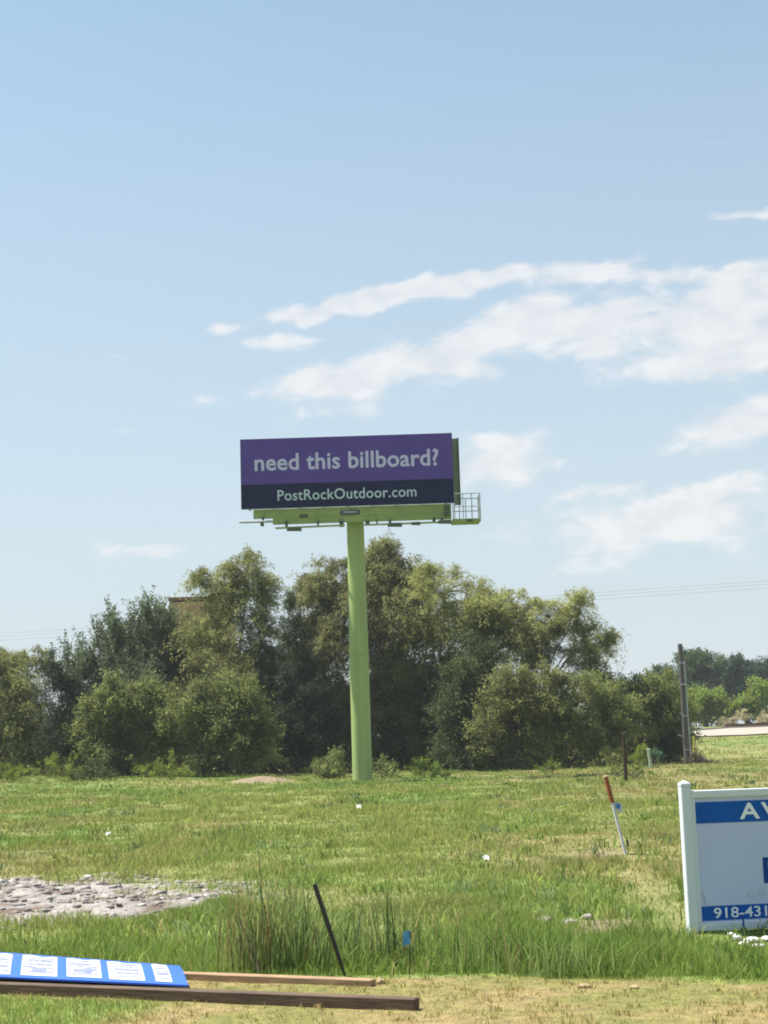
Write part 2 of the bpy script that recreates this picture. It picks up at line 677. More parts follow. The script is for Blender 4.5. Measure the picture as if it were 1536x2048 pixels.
M = dict(
    ground=tone_mat('earth_and_turf', ground=True),
    blade=tone_mat('grass_blade', trans=.42),
    pole=mat('lime_paint', (.275, .350, .130), .7, .15, 2.2, .1, stretch=(1, 1, .10)),
    green=mat('green_steel', (.25, .32, .10), .6, .16, 2.0),
    palegreen=mat('faded_green_steel', (.16, .20, .12), .7, .15, 2.0),
    dkgreen=mat('dark_green_steel', (.055, .085, .04), .6, .2, 3.0),
    purple=mat('purple_vinyl', (.098, .064, .275), .75, .07, .8, .12, spec=.15),
    navy=mat('navy_vinyl', (.014, .018, .060), .75, .06, .8, spec=.15),
    letter=mat('pale_lettering', (.50, .49, .70), .6, .03),
    letter2=mat('pale_blue_lettering', (.46, .56, .62), .6, .03),
    trim=mat('dark_trim', (.05, .045, .10), .5, .1),
    galv=mat('galvanised_pipe', (.36, .39, .40), .45, .15, 3.0, metal=.4),
    plate=mat('dark_plate', (.055, .075, .085), .5, .1),
    vinyl=mat('white_vinyl', (.62, .67, .72), .55, .02, 3.0, spec=.3),
    panel=mat('white_board', (.49, .55, .76), .7, .025, 2.0, spec=.2),
    signblue=mat('sign_blue', (.010, .095, .40), .75, .06, 2.0, spec=.12),
    signwhite=mat('sign_white', (.78, .82, .86), .4, .02),
    signnavy=mat('sign_navy', (.012, .055, .25), .7, .05, spec=.1),
    signgrey=mat('sign_grey', (.42, .46, .50), .4, .04),
    banner=mat('bright_blue_sheet', (.025, .115, .62), .45, .05, 2.0),
    bannerwhite=mat('white_print', (.50, .52, .60), .5, .02),
    bannerlilac=mat('lilac_print', (.20, .22, .43), .5, .05),
    oldwood=mat('weathered_timber', (.10, .065, .043), .9, .35, 5.0, .5, stretch=(1, 1, 6)),
    freshwood=mat('pale_timber', (.31, .20, .115), .8, .22, 5.0, .4, stretch=(1, 1, 6)),
    polewood=mat('grey_pole_wood', (.088, .084, .080), .9, .3, 6.0, .5, stretch=(3, 3, .3)),
    darkwood=mat('dark_post_wood', (.052, .036, .028), .95, .3, 6.0, .5, stretch=(3, 3, .3), spec=.2),
    bark=mat('bark', (.085, .068, .05), .95, .35, 5.0, .8, stretch=(2, 2, .5)),
    black=mat('black_steel', (.012, .016, .013), .5, .2, 20),
    orange=mat('orange_post', (.25, .062, .020), .6, .18, 9),
    whitepost=mat('white_post', (.46, .50, .52), .6, .14, 9),
    flagblue=mat('flag_blue', (.07, .30, .55), .6, .1, 30),
    tape=mat('blue_tape', (.02, .16, .52), .55, .15, 30),
    paper=mat('white_scrap', (.86, .86, .84), .7, .04, 20),
    rock=mat('pale_rock', (.60, .59, .57), .9, .2, 9, .7),
    rubble=mat('limestone_rubble', (.30, .27, .25), .95, .35, 7, .7),
    clod=mat('dry_clod', (.36, .27, .15), 1.0, .25, 14, .8),
    yellow=mat('yellow_guard', (.52, .47, .06), .6, .1),
    pedestal=mat('pale_green_post', (.36, .45, .36), .6, .1),
    brick=mat('brown_brick', (.38, .24, .13), .9, .15, 1.5),
    coping=mat('brown_coping', (.16, .09, .06), .8, .1),
    brownroof=mat('brown_roof', (.16, .11, .085), .9, .15),
    tanwall=mat('tan_wall', (.35, .30, .24), .9, .1),
    concrete=mat('pale_concrete', (.31, .275, .225), .9, .08, .6, .2),
    mulch=mat('red_mulch', (.16, .075, .05), 1.0, .3, 3),
    cable=mat('cable', (.20, .21, .23), .6, .1),
    petal=mat('white_flower', (.78, .80, .72), .7, .05, 20),
)

# ------------------------------------------------------------------ the ground
def make_ground():
    def grade(lo, hi, d0, d1, far, g):
        a = [lo]
        while a[-1] < hi:
            a.append(a[-1] + d0)
        b = a[-1]
        s = d0
        while b < far:
            s *= g
            b += s
            a.append(b)
        a.append(far)
        return a
    ys = grade(8, 24, .09, 0, 3500, 1.026)
    yb, s = 8.0, .1
    low = []
    while yb > -60:
        s *= 1.3
        yb -= s
        low.append(yb)
    ys = np.array(sorted(low) + ys)
    xr = grade(0, 7, .11, 0, 3500, 1.045)
    xs = np.array(sorted([-v for v in xr[1:]]) + xr)
    X, Y = np.meshgrid(xs, ys)
    x, y = X.ravel(), Y.ravel()
    z = height(x, y)
    v = np.stack([x, y, z], 1)
    nx, ny = len(xs), len(ys)
    i = (np.arange(ny - 1)[:, None] * nx + np.arange(nx - 1)[None, :]).ravel()
    f = np.stack([i, i + 1, i + nx + 1, i + nx], 1)
    c = field_colour(x, y) * .8
    o = raw_mesh('ground', v, 4, M['ground'], smooth=True, col=c, f=f)
    tag(o, kind='structure')


make_ground()


def make_road():
    # pale paved strip on the rise at the right, with a kerb
    m = MB()
    xs = np.linspace(26.2, 160, 60)
    def z(x, y):
        return zg(x, y) + .11
    for i in range(len(xs) - 1):
        for (ya, yb) in ((131.5, 137), (137, 142), (142, 147)):
            a, b = xs[i], xs[i + 1]
            m.quad((a, ya, z(a, ya)), (b, ya, z(b, ya)), (b, yb, z(b, yb)), (a, yb, z(a, yb)))
    tag(m.build('road', M['concrete']), kind='structure')
    k = MB()
    for i in range(len(xs) - 1):
        a, b = Vector((xs[i], 147.1, z(xs[i], 147.1) + .06)), Vector((xs[i + 1], 147.1, z(xs[i + 1], 147.1) + .06))
        k.bar(a, b, .2, .16)
    tag(k.build('kerb', M['concrete']), kind='structure')
    b = MB()
    xs = np.linspace(34.5, 160, 50)
    for i in range(len(xs) - 1):
        a, c = xs[i], xs[i + 1]
        b.bar((a, 157, zg(a, 157) + .18), (c, 157, zg(c, 157) + .18), .9, .42)
    tag(b.build('planting_bed', M['mulch']), kind='structure')


make_road()


# ------------------------------------------------------------------ grass
def blades(name, x, y, hgt, wid, lean, col, z=None, mat_=None, parent=None, zoff=-.01, leandir=None):
    n = len(x)
    z = height(x, y) if z is None else z
    a = rng.uniform(0, 2 * np.pi, n)
    la = rng.uniform(0, 2 * np.pi, n) if leandir is None else leandir
    dx, dy = np.cos(a) * wid / 2, np.sin(a) * wid / 2
    lx, ly = np.cos(la) * lean * hgt, np.sin(la) * lean * hgt
    P = np.zeros((n, 5, 3), np.float32)
    zb = z + zoff
    P[:, 0] = np.stack([x - dx, y - dy, zb], 1)
    P[:, 1] = np.stack([x + dx, y + dy, zb], 1)
    mz = zb + hgt * .55
    P[:, 2] = np.stack([x + dx * .8 + lx * .3, y + dy * .8 + ly * .3, mz], 1)
    P[:, 3] = np.stack([x - dx * .8 + lx * .3, y - dy * .8 + ly * .3, mz], 1)
    P[:, 4] = np.stack([x + lx, y + ly, zb + hgt * np.sqrt(np.clip(1 - (lean * .75) ** 2, .1, 1))], 1)
    # faces: quad as two triangles plus the tip
    b = np.arange(n, dtype=np.int32)[:, None] * 5
    f = np.concatenate([b + np.array([[0, 1, 2]]), b + np.array([[0, 2, 3]]), b + np.array([[3, 2, 4]])], 1).reshape(-1, 3)
    return raw_mesh(name, P.reshape(-1, 3), 3, mat_ or M['blade'], parent, col=np.repeat(col, 3, 0), f=f)


def make_grass():
    N = 430000
    y = 8.4 * np.exp(rng.random(N) * math.log(128 / 8.4))
    x = y * rng.uniform(-.34, .36, N)
    ve, ru, pa, di, st = m_verge(x, y), m_rubble(x, y), m_path(x, y), m_dirt(x, y), m_straw(x, y)
    keep = rng.random(N) > np.maximum(np.maximum(ru * 1.02 * (.35 + .65 * sst(.25, .45, fbm(x * 1.4, y * 1.1, 81))), pa * .35), di * .93)
    x, y, ve, ru, pa, di, st = [q[keep] for q in (x, y, ve, ru, pa, di, st)]
    n = len(x)
    cl = fbm(x * 1.1, y * .7, 83, 3)
    e = y - edge_y(x)
    belt = np.clip(1 - sst(1.3, 2.4, e), 0, 1)
    hb = (.12 + .12 * sst(.8, 1.6, x) + .25 * (cl - .4)) * (.25 + .75 * sst(0, .55, e))
    hf = .045 + .16 * sst(.42, .8, cl) + .04 * rng.random(n)
    h = hf + (hb - hf) * belt
    h = h * (1 - .4 * pa) * (1 - .55 * ru) * (1 - .3 * st)
    h = h * (1 - ve) + ve * (.012 + .014 * rng.random(n) + .05 * m_corner(x, y))
    h *= rng.uniform(.6, 1.2, n) * (1 - .5 * sst(2.1, 2.5, x) * (1 - sst(13.5, 15, y)) * (1 - ve))
    w = np.maximum(.0045, .00052 * y) * rng.uniform(.7, 1.5, n)
    lean = rng.uniform(.1, .8, n)
    c = field_colour(x, y, soil=False) * rng.uniform(.8, 1.25, n)[:, None]
    dry = rng.random(n) < .07 + .1 * st
    c[dry] = G_STRAW * rng.uniform(.8, 1.4, dry.sum())[:, None]
    verge = ve > .5
    o = blades('mown_grass', x[verge], y[verge], h[verge], w[verge], lean[verge], c[verge])
    tag(o, 'short dry tan and olive mown grass along the near verge', 'grass', kind='stuff')
    o = blades('field_grass', x[~verge], y[~verge], h[~verge], w[~verge], lean[~verge], c[~verge])
    tag(o, 'green unmown field grass with straw patches', 'grass', kind='stuff')
    # scattered coarser tufts and broad weeds
    T = 2600
    ty = 11.4 * np.exp(rng.random(T) * math.log(95 / 11.4))
    tx = ty * rng.uniform(-.34, .36, T)
    k = (m_verge(tx, ty) < .05) & (rng.random(T) < .25 + 1.6 * sst(.4, .65, fbm(tx * .6, ty * .35, 87))) & (m_rubble(tx, ty) < .9) & (m_path(tx, ty) < .6)
    tx, ty = tx[k], ty[k]
    T = len(tx)
    nb = 16
    sp = np.repeat(rng.uniform(.04, .16, T) * (1 + .012 * ty), nb)
    x = np.repeat(tx, nb) + rng.normal(size=T * nb) * sp
    y = np.repeat(ty, nb) + rng.normal(size=T * nb) * sp
    n = T * nb
    h = np.repeat(rng.uniform(.07, .22, T), nb) * rng.uniform(.5, 1.15, n) * (1 - .5 * m_rubble(x, y))
    w = np.maximum(.010, .0009 * y) * rng.uniform(.7, 1.6, n)
    kind = rng.random(T)
    tc_ = np.where((kind < .45)[:, None], G_LUSH * .95, np.where((kind < .75)[:, None], G_GREEN * 1.12, np.where((kind < .9)[:, None], np.array([.20, .25, .12]), G_STRAW)))
    c = np.repeat(tc_ * rng.uniform(.8, 1.2, T)[:, None], nb, 0) * rng.uniform(.75, 1.3, n)[:, None]
    o = blades('weed_tufts', x, y, h, w, rng.uniform(.15, .95, n), c)
    tag(o, 'coarse grass tufts and broad weeds scattered over the field', 'weeds', kind='stuff')
    # stray sprigs and dead thatch on the verge
    T = 900
    ty = 8.7 + 3.2 * rng.random(T)
    tx = ty * rng.uniform(-.34, .36, T)
    k = m_verge(tx, ty) > .9
    tx, ty = tx[k], ty[k]
    T = len(tx)
    nb = 9
    x = np.repeat(tx, nb) + rng.normal(size=T * nb) * .03
    y = np.repeat(ty, nb) + rng.normal(size=T * nb) * .03
    n = T * nb
    tc_ = np.where((rng.random(T) < .55)[:, None], G_MOWN, G_TAN * 1.15)
    c = np.repeat(tc_, nb, 0) * rng.uniform(.7, 1.3, n)[:, None]
    o = blades('verge_sprigs', x, y, np.repeat(rng.uniform(.02, .065, T), nb), .006 * rng.uniform(.7, 1.5, n), rng.uniform(.2, .95, n), c)
    tag(o, 'stray sprigs and dead thatch on the mown verge', 'grass', kind='stuff')
    # coarse tall growth in the wet strip behind the verge
    n = 26000
    x = rng.uniform(-5, 5.2, n)
    e = .1 + rng.random(n) ** 1.2 * 2.0
    y = edge_y(x) + e
    cl = fbm(x * 1.6, y * 1.2, 91, 3)
    k = (cl > .40) & ((x > .75) | (rng.random(n) < .35)) & (m_rubble(x, y) < .3)
    x, y, cl = x[k], y[k], cl[k]
    n = len(x)
    right = sst(.7, 1.3, x)
    h = (.14 + .12 * right + .5 * (cl - .42)) * rng.uniform(.65, 1.2, n) * (.3 + .7 * sst(.1, .6, e[k])) * (1 - .55 * sst(1.9, 2.5, x) * sst(.6, 1.1, e[k]))
    c = np.tile(G_LUSH, (n, 1)) * rng.uniform(.6, 1.35, n)[:, None]
    o = blades('ditch_grass', x, y, h, .0085 * rng.uniform(.7, 1.6, n), rng.uniform(.1, .8, n), c)
    tag(o, 'lush dark green tall grass in the strip behind the verge', 'grass', kind='stuff')


make_grass()


def make_rubble():
    # broken limestone scattered over the bare patch at the left
    n = 4200
    x = rng.uniform(-10, -1.2, n * 3)
    y = rng.uniform(13, 21, n * 3)
    k = rng.random(n * 3) < m_rubble(x, y) * .9
    x, y = x[k][:n], y[k][:n]
    base = np.array([(sx, sy, sz) for sz in (-1, 1) for sy in (-1, 1) for sx in (-1, 1)], float)
    F = np.array([(0, 2, 3, 1), (4, 5, 7, 6), (0, 1, 5, 4), (2, 6, 7, 3), (0, 4, 6, 2), (1, 3, 7, 5)])
    n = len(x)
    s = .009 + .05 * rng.random(n) ** 4
    V = base[None] * rng.uniform(.3, 1.1, (n, 8, 3)) * s[:, None, None] * np.array([1.3, 1.1, .6])
    a = rng.uniform(0, 6.28, n)
    ca, sa = np.cos(a)[:, None], np.sin(a)[:, None]
    V = np.stack([V[..., 0] * ca - V[..., 1] * sa + x[:, None], V[..., 0] * sa + V[..., 1] * ca + y[:, None],
                  V[..., 2] + height(x, y)[:, None] + s[:, None] * rng.uniform(-.15, .15, (n, 1))], 2)
    f = (np.arange(n)[:, None, None] * 8 + F[None]).reshape(-1, 4)
    o = raw_mesh('rubble', V.reshape(-1, 3), 4, LEAF['stone'], f=f)
    tag(o, 'broken pale limestone rubble over the bare patch', 'rubble', kind='stuff')


# ------------------------------------------------------------------ trees and bushes
LEAF = dict(
    willow=leaf_mat('willow_leaf', (.285, .300, .120), .3, .52),
    willowpale=leaf_mat('pale_willow_leaf', (.330, .345, .135), .3, .52),
    olive=leaf_mat('olive_leaf', (.225, .238, .098), .3, .52),
    brownolive=leaf_mat('brown_olive_leaf', (.235, .240, .105), .3, .52),
    bush=leaf_mat('bush_leaf', (.205, .235, .088), .3, .52),
    upright=leaf_mat('dark_leaf', (.135, .165, .080), .4, .25, tint=(.20, .235, .15)),
    cedar=leaf_mat('cedar_leaf', (.060, .078, .045), .3, .15),
    vine=leaf_mat('vine_leaf', (.10, .128, .056), .3, .25),
    far=leaf_mat('far_leaf', (.092, .128, .055), .3, .25),
    farblue=leaf_mat('far_conifer_leaf', (.052, .080, .048), .3, .2),
    lime=leaf_mat('fresh_leaf', (0.239, 0.304, 0.065), .3, .4),
    weed=leaf_mat('weed_leaf', (0.189, 0.261, 0.058), .4, .4),
    bluegreen=leaf_mat('blue_green_leaf', (0.131, 0.232, 0.145), .3, .35),
    twig=leaf_mat('dry_twig', (.16, .11, .07), .35, .1),
    stone=leaf_mat('limestone_pieces', (.27, .240, .222), .5, 0.0, tint=(.36, .335, .315), clump=.25),
    beige=leaf_mat('beige_plume', (.50, .45, .30), .2, .3),
)
make_rubble()
# leaf length, width, leaves per spray, spray length, droop, outward, up, jitter (metres)
STYLE = dict(
    willow=(.185, .048, 34, 1.25, .75, .8, .65, .16),
    broad=(.145, .08, 32, .95, .25, .85, .65, .20),
    upright=(.14, .075, 30, 1.15, -.05, .45, 1.1, .12),
    cedar=(.15, .05, 24, .60, .10, .8, .55, .16),
    weed=(.10, .035, 14, .45, .2, .6, 1.0, .06),
    far=(.34, .22, 18, 1.1, .2, .9, .4, .5),
    plume=(.30, .04, 12, .6, .5, .8, .8, .1),
)


def unit(v):
    return v / np.maximum(np.linalg.norm(v, axis=-1, keepdims=True), 1e-6)


def crown_points(lobes, ns, style, gr, fill=.35, size=1.0):
    """lobes: (centre xyz, radius xyz). returns leaf quads (n*4,3)"""
    ll, lw, m, sl, droop, outw, up, jit = STYLE[style]
    ll, lw, sl, jit = ll * size, lw * size, sl * size, jit * size
    C = np.array([l[0] for l in lobes])
    Rr = np.array([l[1] for l in lobes])
    wgt = Rr[:, 0] * Rr[:, 2] + .12
    wgt = wgt / wgt.sum()
    nc = max(6, ns // 9)
    k = gr.choice(len(lobes), nc, p=wgt)
    d = unit(gr.normal(size=(nc, 3)))
    r = np.where(gr.random(nc) < fill, gr.random(nc) ** .5 * .7, gr.uniform(.62, 1.0, nc))[:, None]
    pc = C[k] + d * r * Rr[k]
    j = gr.integers(0, nc, ns)
    off = gr.normal(size=(ns, 3)) * np.array([.34, .34, .24]) * min(1.0, sl / .7) * np.minimum(1, Rr[k[j]].min(1) * 1.3)[:, None]
    k, d = k[j], unit(d[j] + off * .8)
    p0 = pc[j] + off
    # uneven clumps: thin out by a coarse noise so gaps open
    q = vnoise(p0[:, 0] * .9 + 31, p0[:, 2] * .9 + p0[:, 1] * .6, 3)
    keep = gr.random(ns) < np.clip((q - .12) * 2.6, .25, 1)
    p0, d, k = p0[keep], d[keep], k[keep]
    ns = len(p0)
    dr = unit(d * outw + np.array([0, 0, up]) + gr.normal(size=(ns, 3)) * .45)
    L = sl * gr.uniform(.5, 1.35, ns)
    t = gr.random((ns, m)) ** .8
    P = p0[:, None] + dr[:, None] * (L[:, None] * t)[..., None]
    P[..., 2] -= droop * L[:, None] * t ** 2
    P += gr.normal(size=P.shape) * jit * (.45 + .55 * (1 - t))[..., None]
    tan = np.repeat(dr[:, None], m, 1).copy()
    tan[..., 2] -= 2 * droop * t
    ax = unit(tan + gr.normal(size=P.shape) * .55)
    nr = unit(gr.normal(size=P.shape) + np.array([0, 0, .7]))
    sd_ = unit(np.cross(ax, nr))
    s = gr.uniform(.45, 1.35, (ns, m))[..., None]
    a, b = ax * ll * s * .5, sd_ * lw * s * .5
    nn = np.cross(ax, sd_) * ll * s * .12
    Q = np.stack([P - a, P - a * .1 + b + nn, P + a, P - a * .1 - b + nn], 2)
    return Q.reshape(-1, 3), p0


def limb(m, a, b, r0, r1, gr, n=5, wob=.12):
    a, b = np.array(a, float), np.array(b, float)
    L = np.linalg.norm(b - a)
    pts, rs = [], []
    off = gr.normal(size=3) * wob * L
    for i in range(n + 1):
        t = i / n
        p = a + (b - a) * t + off * math.sin(math.pi * t) + np.array([0, 0, .12 * L * math.sin(math.pi * t)])
        pts.append(p)
        rs.append(r0 + (r1 - r0) * t)
    m.tube(pts, rs, 6, cap=False)


def tree(name, label, cat, base, Y, lobes_px, style, leaf, dens, seed, trunk_r=.16, group=None, size=1.0, fill=.35, stems=1, deep=.85, lump=True):
    gr = np.random.default_rng(seed)
    root = thing(name, foot(base, Y), label, cat, group)
    b = Vector(root.location)
    s = Y / FPX
    lobes = []
    for (cx, cy, rx, ry) in lobes_px:
        dy = gr.uniform(-.5, .5) * max(rx, 25) * s * .6
        c = at(cx, cy, Y + dy)
        lobes.append((np.array(c), np.array([rx * s, max(min(rx, 95), ry * .6) * s * deep, ry * s])))
    area = sum(l[1][0] * l[1][2] for l in lobes) * math.pi
    main = lobes
    if lump:
        lobes = []
        for c, r in main:
            if r[0] < .5:
                lobes.append((c, r))
                continue
            lobes.append((c - np.array([0, 0, r[2] * .08]), r * .80))
            for j in range(int(4 + 5 * min(1.5, r[0]))):
                dd = unit(gr.normal(size=3) + np.array([0, -.35, .25]))
                q = gr.uniform(.22, .55)
                rr = np.array([min(r[0], r[2] * 1.4), min(r[1], r[2] * 1.2), min(r[2], r[0] * 1.4)]) * q * np.array([1.15, 1.1, .85])
                lobes.append((c + dd * r * gr.uniform(.62, 1.05), rr))
            for j in range(int(2 + 3 * min(1.6, r[0]))):
                dd = unit(gr.normal(size=3) * np.array([1, .6, .5]) + np.array([0, 0, .9]))
                sh = gr.uniform(.14, .30)
                lobes.append((c + dd * r * gr.uniform(.9, 1.12), np.array([sh, sh, sh * gr.uniform(1.6, 3.2)])))
    ns = int(area * dens * 1.35)
    Q, p0 = crown_points(lobes, ns, style, gr, fill, size)
    Q = Q[np.repeat(Q.reshape(-1, 4, 3)[:, :, 2].min(1) > b.z - .3, 4)]
    raw_mesh('crown', Q, 4, M.get(leaf) or LEAF[leaf], root)
    m = MB()
    top = min(l[0][2] for l in lobes)
    for j in range(stems):
        f0 = np.array(b) + np.array([gr.uniform(-.5, .5) * (stems > 1), gr.uniform(-.3, .3) * (stems > 1), -.1])
        fork = f0 + np.array([gr.normal() * .15, gr.normal() * .15, max(.25, (top - b.z) * .55)])
        m.tube([f0, (f0 + fork) / 2 + gr.normal(size=3) * .04, fork], [trunk_r, trunk_r * .85, trunk_r * .75], 8)
        for i, l in enumerate(main):
            if i % stems == j:
                big = min(1.0, l[1][0] / 1.2)
                limb(m, fork, l[0] - np.array([0, 0, l[1][2] * .3]), trunk_r * (.25 + .3 * big), trunk_r * .14 * big, gr)
                near = p0[np.linalg.norm((p0 - l[0]) / (l[1] + .2), axis=1) < 1.05]
                if len(near):
                    for q in near[gr.choice(len(near), min(9, len(near)), replace=False)]:
                        limb(m, l[0], q, trunk_r * .2, .012, gr, 3)
    m.build('trunk' if stems == 1 else 'stems', M['bark'], root)
    return root


TW = 'tree row behind the billboard'
tree('feathery_tree', 'pale yellow-green feathery tree at the left edge of the field', 'tree', 30, 93,
     [(15, 1440, 80, 75), (-70, 1430, 80, 95), (75, 1475, 40, 55), (35, 1350, 36, 40), (-30, 1350, 45, 50), (72, 1345, 20, 36), (20, 1500, 80, 40)],
     'willow', 'willow', 34, 11, group=TW)
tree('juniper_tree', 'very dark dense juniper near the left edge, right of the pale feathery tree', 'tree', 145, 89,
     [(140, 1490, 55, 52), (132, 1425, 42, 50), (108, 1362, 24, 24), (155, 1450, 40, 50)], 'cedar', 'cedar', 95, 12, group=TW)
tree('broadleaf_tree', 'dark green tree with upright spiky shoots, left of the brown building', 'tree', 250, 94,
     [(240, 1355, 85, 62), (300, 1305, 50, 62), (185, 1380, 55, 55), (322, 1275, 24, 38), (150, 1345, 20, 32), (228, 1300, 44, 40), (330, 1350, 36, 55), (250, 1440, 110, 70), (130, 1312, 6, 22), (163, 1290, 7, 28), (196, 1262, 8, 30), (226, 1250, 8, 28), (262, 1238, 9, 30), (296, 1228, 9, 28), (318, 1226, 7, 26)],
     'upright', 'upright', 46, 13, group=TW, stems=2)
tree('bush', 'mid green rounded bush in front of the spiky dark tree', 'bush', 260, 87,
     [(220, 1420, 40, 30), (270, 1400, 42, 28), (318, 1418, 36, 30), (200, 1470, 40, 40), (255, 1460, 60, 42), (318, 1480, 48, 45), (228, 1522, 65, 32), (300, 1525, 56, 26)], 'broad', 'bush', 44, 14, .08, TW, stems=3)
tree('bush', 'light green bush with sunlit tips below the tall left tree', 'bush', 425, 86,
     [(385, 1408, 42, 30), (437, 1390, 36, 24), (478, 1408, 36, 26), (512, 1434, 26, 22), (398, 1450, 60, 40), (470, 1462, 48, 38), (518, 1474, 20, 22), (415, 1510, 80, 35), (496, 1516, 40, 28)], 'broad', 'bush', 44, 15, .08, TW, stems=3)
tree('willow_tree', 'tall olive tree with a double top standing in front of the brown building', 'tree', 455, 94,
     [(492, 1168, 42, 58), (452, 1220, 48, 48), (410, 1170, 17, 32), (424, 1190, 20, 26), (525, 1190, 18, 36), (455, 1315, 78, 68), (400, 1330, 32, 58), (376, 1278, 26, 30), (520, 1280, 40, 55), (530, 1360, 45, 60), (450, 1400, 90, 70)],
     'willow', 'willow', 44, 16, .22, TW, stems=2)
tree('cedar_tree', 'narrow dark cedar with a thin spire top, left of the green pole', 'tree', 600, 91,
     [(581, 1216, 8, 28), (584, 1232, 10, 26), (590, 1265, 16, 32), (595, 1330, 22, 55), (610, 1420, 42, 75), (630, 1490, 60, 55)], 'cedar', 'cedar', 80, 17, .14, TW)
tree('elm_tree', 'olive brown tree touching the left side of the green pole', 'tree', 655, 95,
     [(640, 1195, 38, 52), (680, 1180, 40, 42), (625, 1260, 35, 60), (690, 1270, 60, 80), (650, 1350, 70, 80), (570, 1390, 60, 60), (660, 1450, 80, 70), (560, 1480, 60, 60)],
     'willow', 'brownolive', 42, 18, .2, TW, stems=2)
tree('elm_tree', 'tallest dark olive tree just right of the green pole', 'tree', 790, 96,
     [(760, 1132, 32, 34), (800, 1162, 48, 42), (750, 1200, 45, 60), (800, 1240, 80, 65), (780, 1330, 95, 85), (830, 1400, 80, 70), (760, 1450, 80, 80), (860, 1480, 70, 60), (885, 1375, 60, 60)],
     'broad', 'brownolive', 40, 19, .24, TW, stems=2)
tree('willow_tree', 'broad yellow-olive round-topped tree in the middle of the row', 'tree', 920, 94,
     [(890, 1185, 62, 42), (950, 1225, 65, 48), (1015, 1222, 34, 38), (870, 1240, 60, 50), (930, 1290, 85, 62), (1000, 1290, 50, 55), (985, 1385, 45, 45)],
     'willow', 'willowpale', 44, 20, .22, TW, stems=2)
tree('vine_thicket', 'very dark green vine-covered trunk under the broad round-topped tree', 'tree', 940, 89,
     [(962, 1325, 26, 34), (945, 1370, 38, 52), (930, 1440, 48, 60), (935, 1495, 60, 45)], 'broad', 'vine', 62, 21, .16, TW)
tree('willow_tree', 'light olive willow at the right end with branches arching over a gap', 'tree', 1075, 93,
     [(1082, 1252, 40, 34), (1128, 1240, 40, 36), (1160, 1226, 20, 26), (1185, 1250, 16, 30), (1172, 1285, 36, 40), (1212, 1292, 22, 12), (1230, 1285, 10, 7), (1050, 1290, 48, 40), (1165, 1340, 22, 32), (1040, 1350, 40, 40), (1080, 1310, 30, 18)],
     'willow', 'willowpale', 46, 22, .2, TW, size=.9)
tree('bush', 'dark olive bush under the right-hand willow, next to the dark vines', 'bush', 1040, 87,
     [(1000, 1455, 46, 55), (1065, 1425, 50, 50), (1035, 1385, 36, 34), (1092, 1390, 36, 34), (1010, 1505, 70, 30), (1080, 1495, 60, 34)], 'broad', 'olive', 44, 23, .08, TW, stems=3)
tree('bush', 'olive bush beside the dark fence post, left of it', 'bush', 1150, 88,
     [(1125, 1415, 50, 44), (1178, 1392, 40, 30), (1215, 1400, 34, 34), (1225, 1450, 40, 44), (1150, 1480, 80, 40), (1200, 1495, 50, 28)], 'broad', 'bush', 44, 24, .08, TW, stems=3)
tree('broadleaf_tree', 'round olive tree with two bare grey trunks behind the dark fence post', 'tree', 1266, 93,
     [(1290, 1385, 50, 24), (1240, 1402, 46, 30), (1328, 1392, 40, 30), (1275, 1430, 66, 32), (1345, 1430, 26, 40)],
     'broad', 'bush', 46, 25, .2, TW, stems=2)
tree('bush', 'dark low bush at the foot of the wooden utility pole', 'bush', 1335, 95,
     [(1330, 1480, 42, 34), (1300, 1495, 30, 24), (1352, 1500, 24, 20)], 'broad', 'vine', 60, 26, .06, TW, stems=3)

# thicket filling the shade under the row: nobody could count it
def undergrowth():
    gr = np.random.default_rng(41)
    lob = []
    for px in range(-160, 1380, 22):
        Y = gr.uniform(95, 101)
        hgt = gr.uniform(2.2, 4.6) if px < 1240 else gr.uniform(1.4, 2.2)
        f = foot(px, Y)
        lob.append((np.array([f.x, f.y, f.z + hgt * .45]), np.array([1.3, 1.6, hgt * .55])))
    Q, _ = crown_points(lob, 6800, 'broad', gr, .5, 1.35)
    Q = Q[np.repeat(Q.reshape(-1, 4, 3)[:, :, 2].min(1) > -.2, 4)]
    tag(raw_mesh('undergrowth', Q, 4, LEAF['olive']), 'dark tangled undergrowth beneath the tree row', 'undergrowth', kind='stuff')


undergrowth()

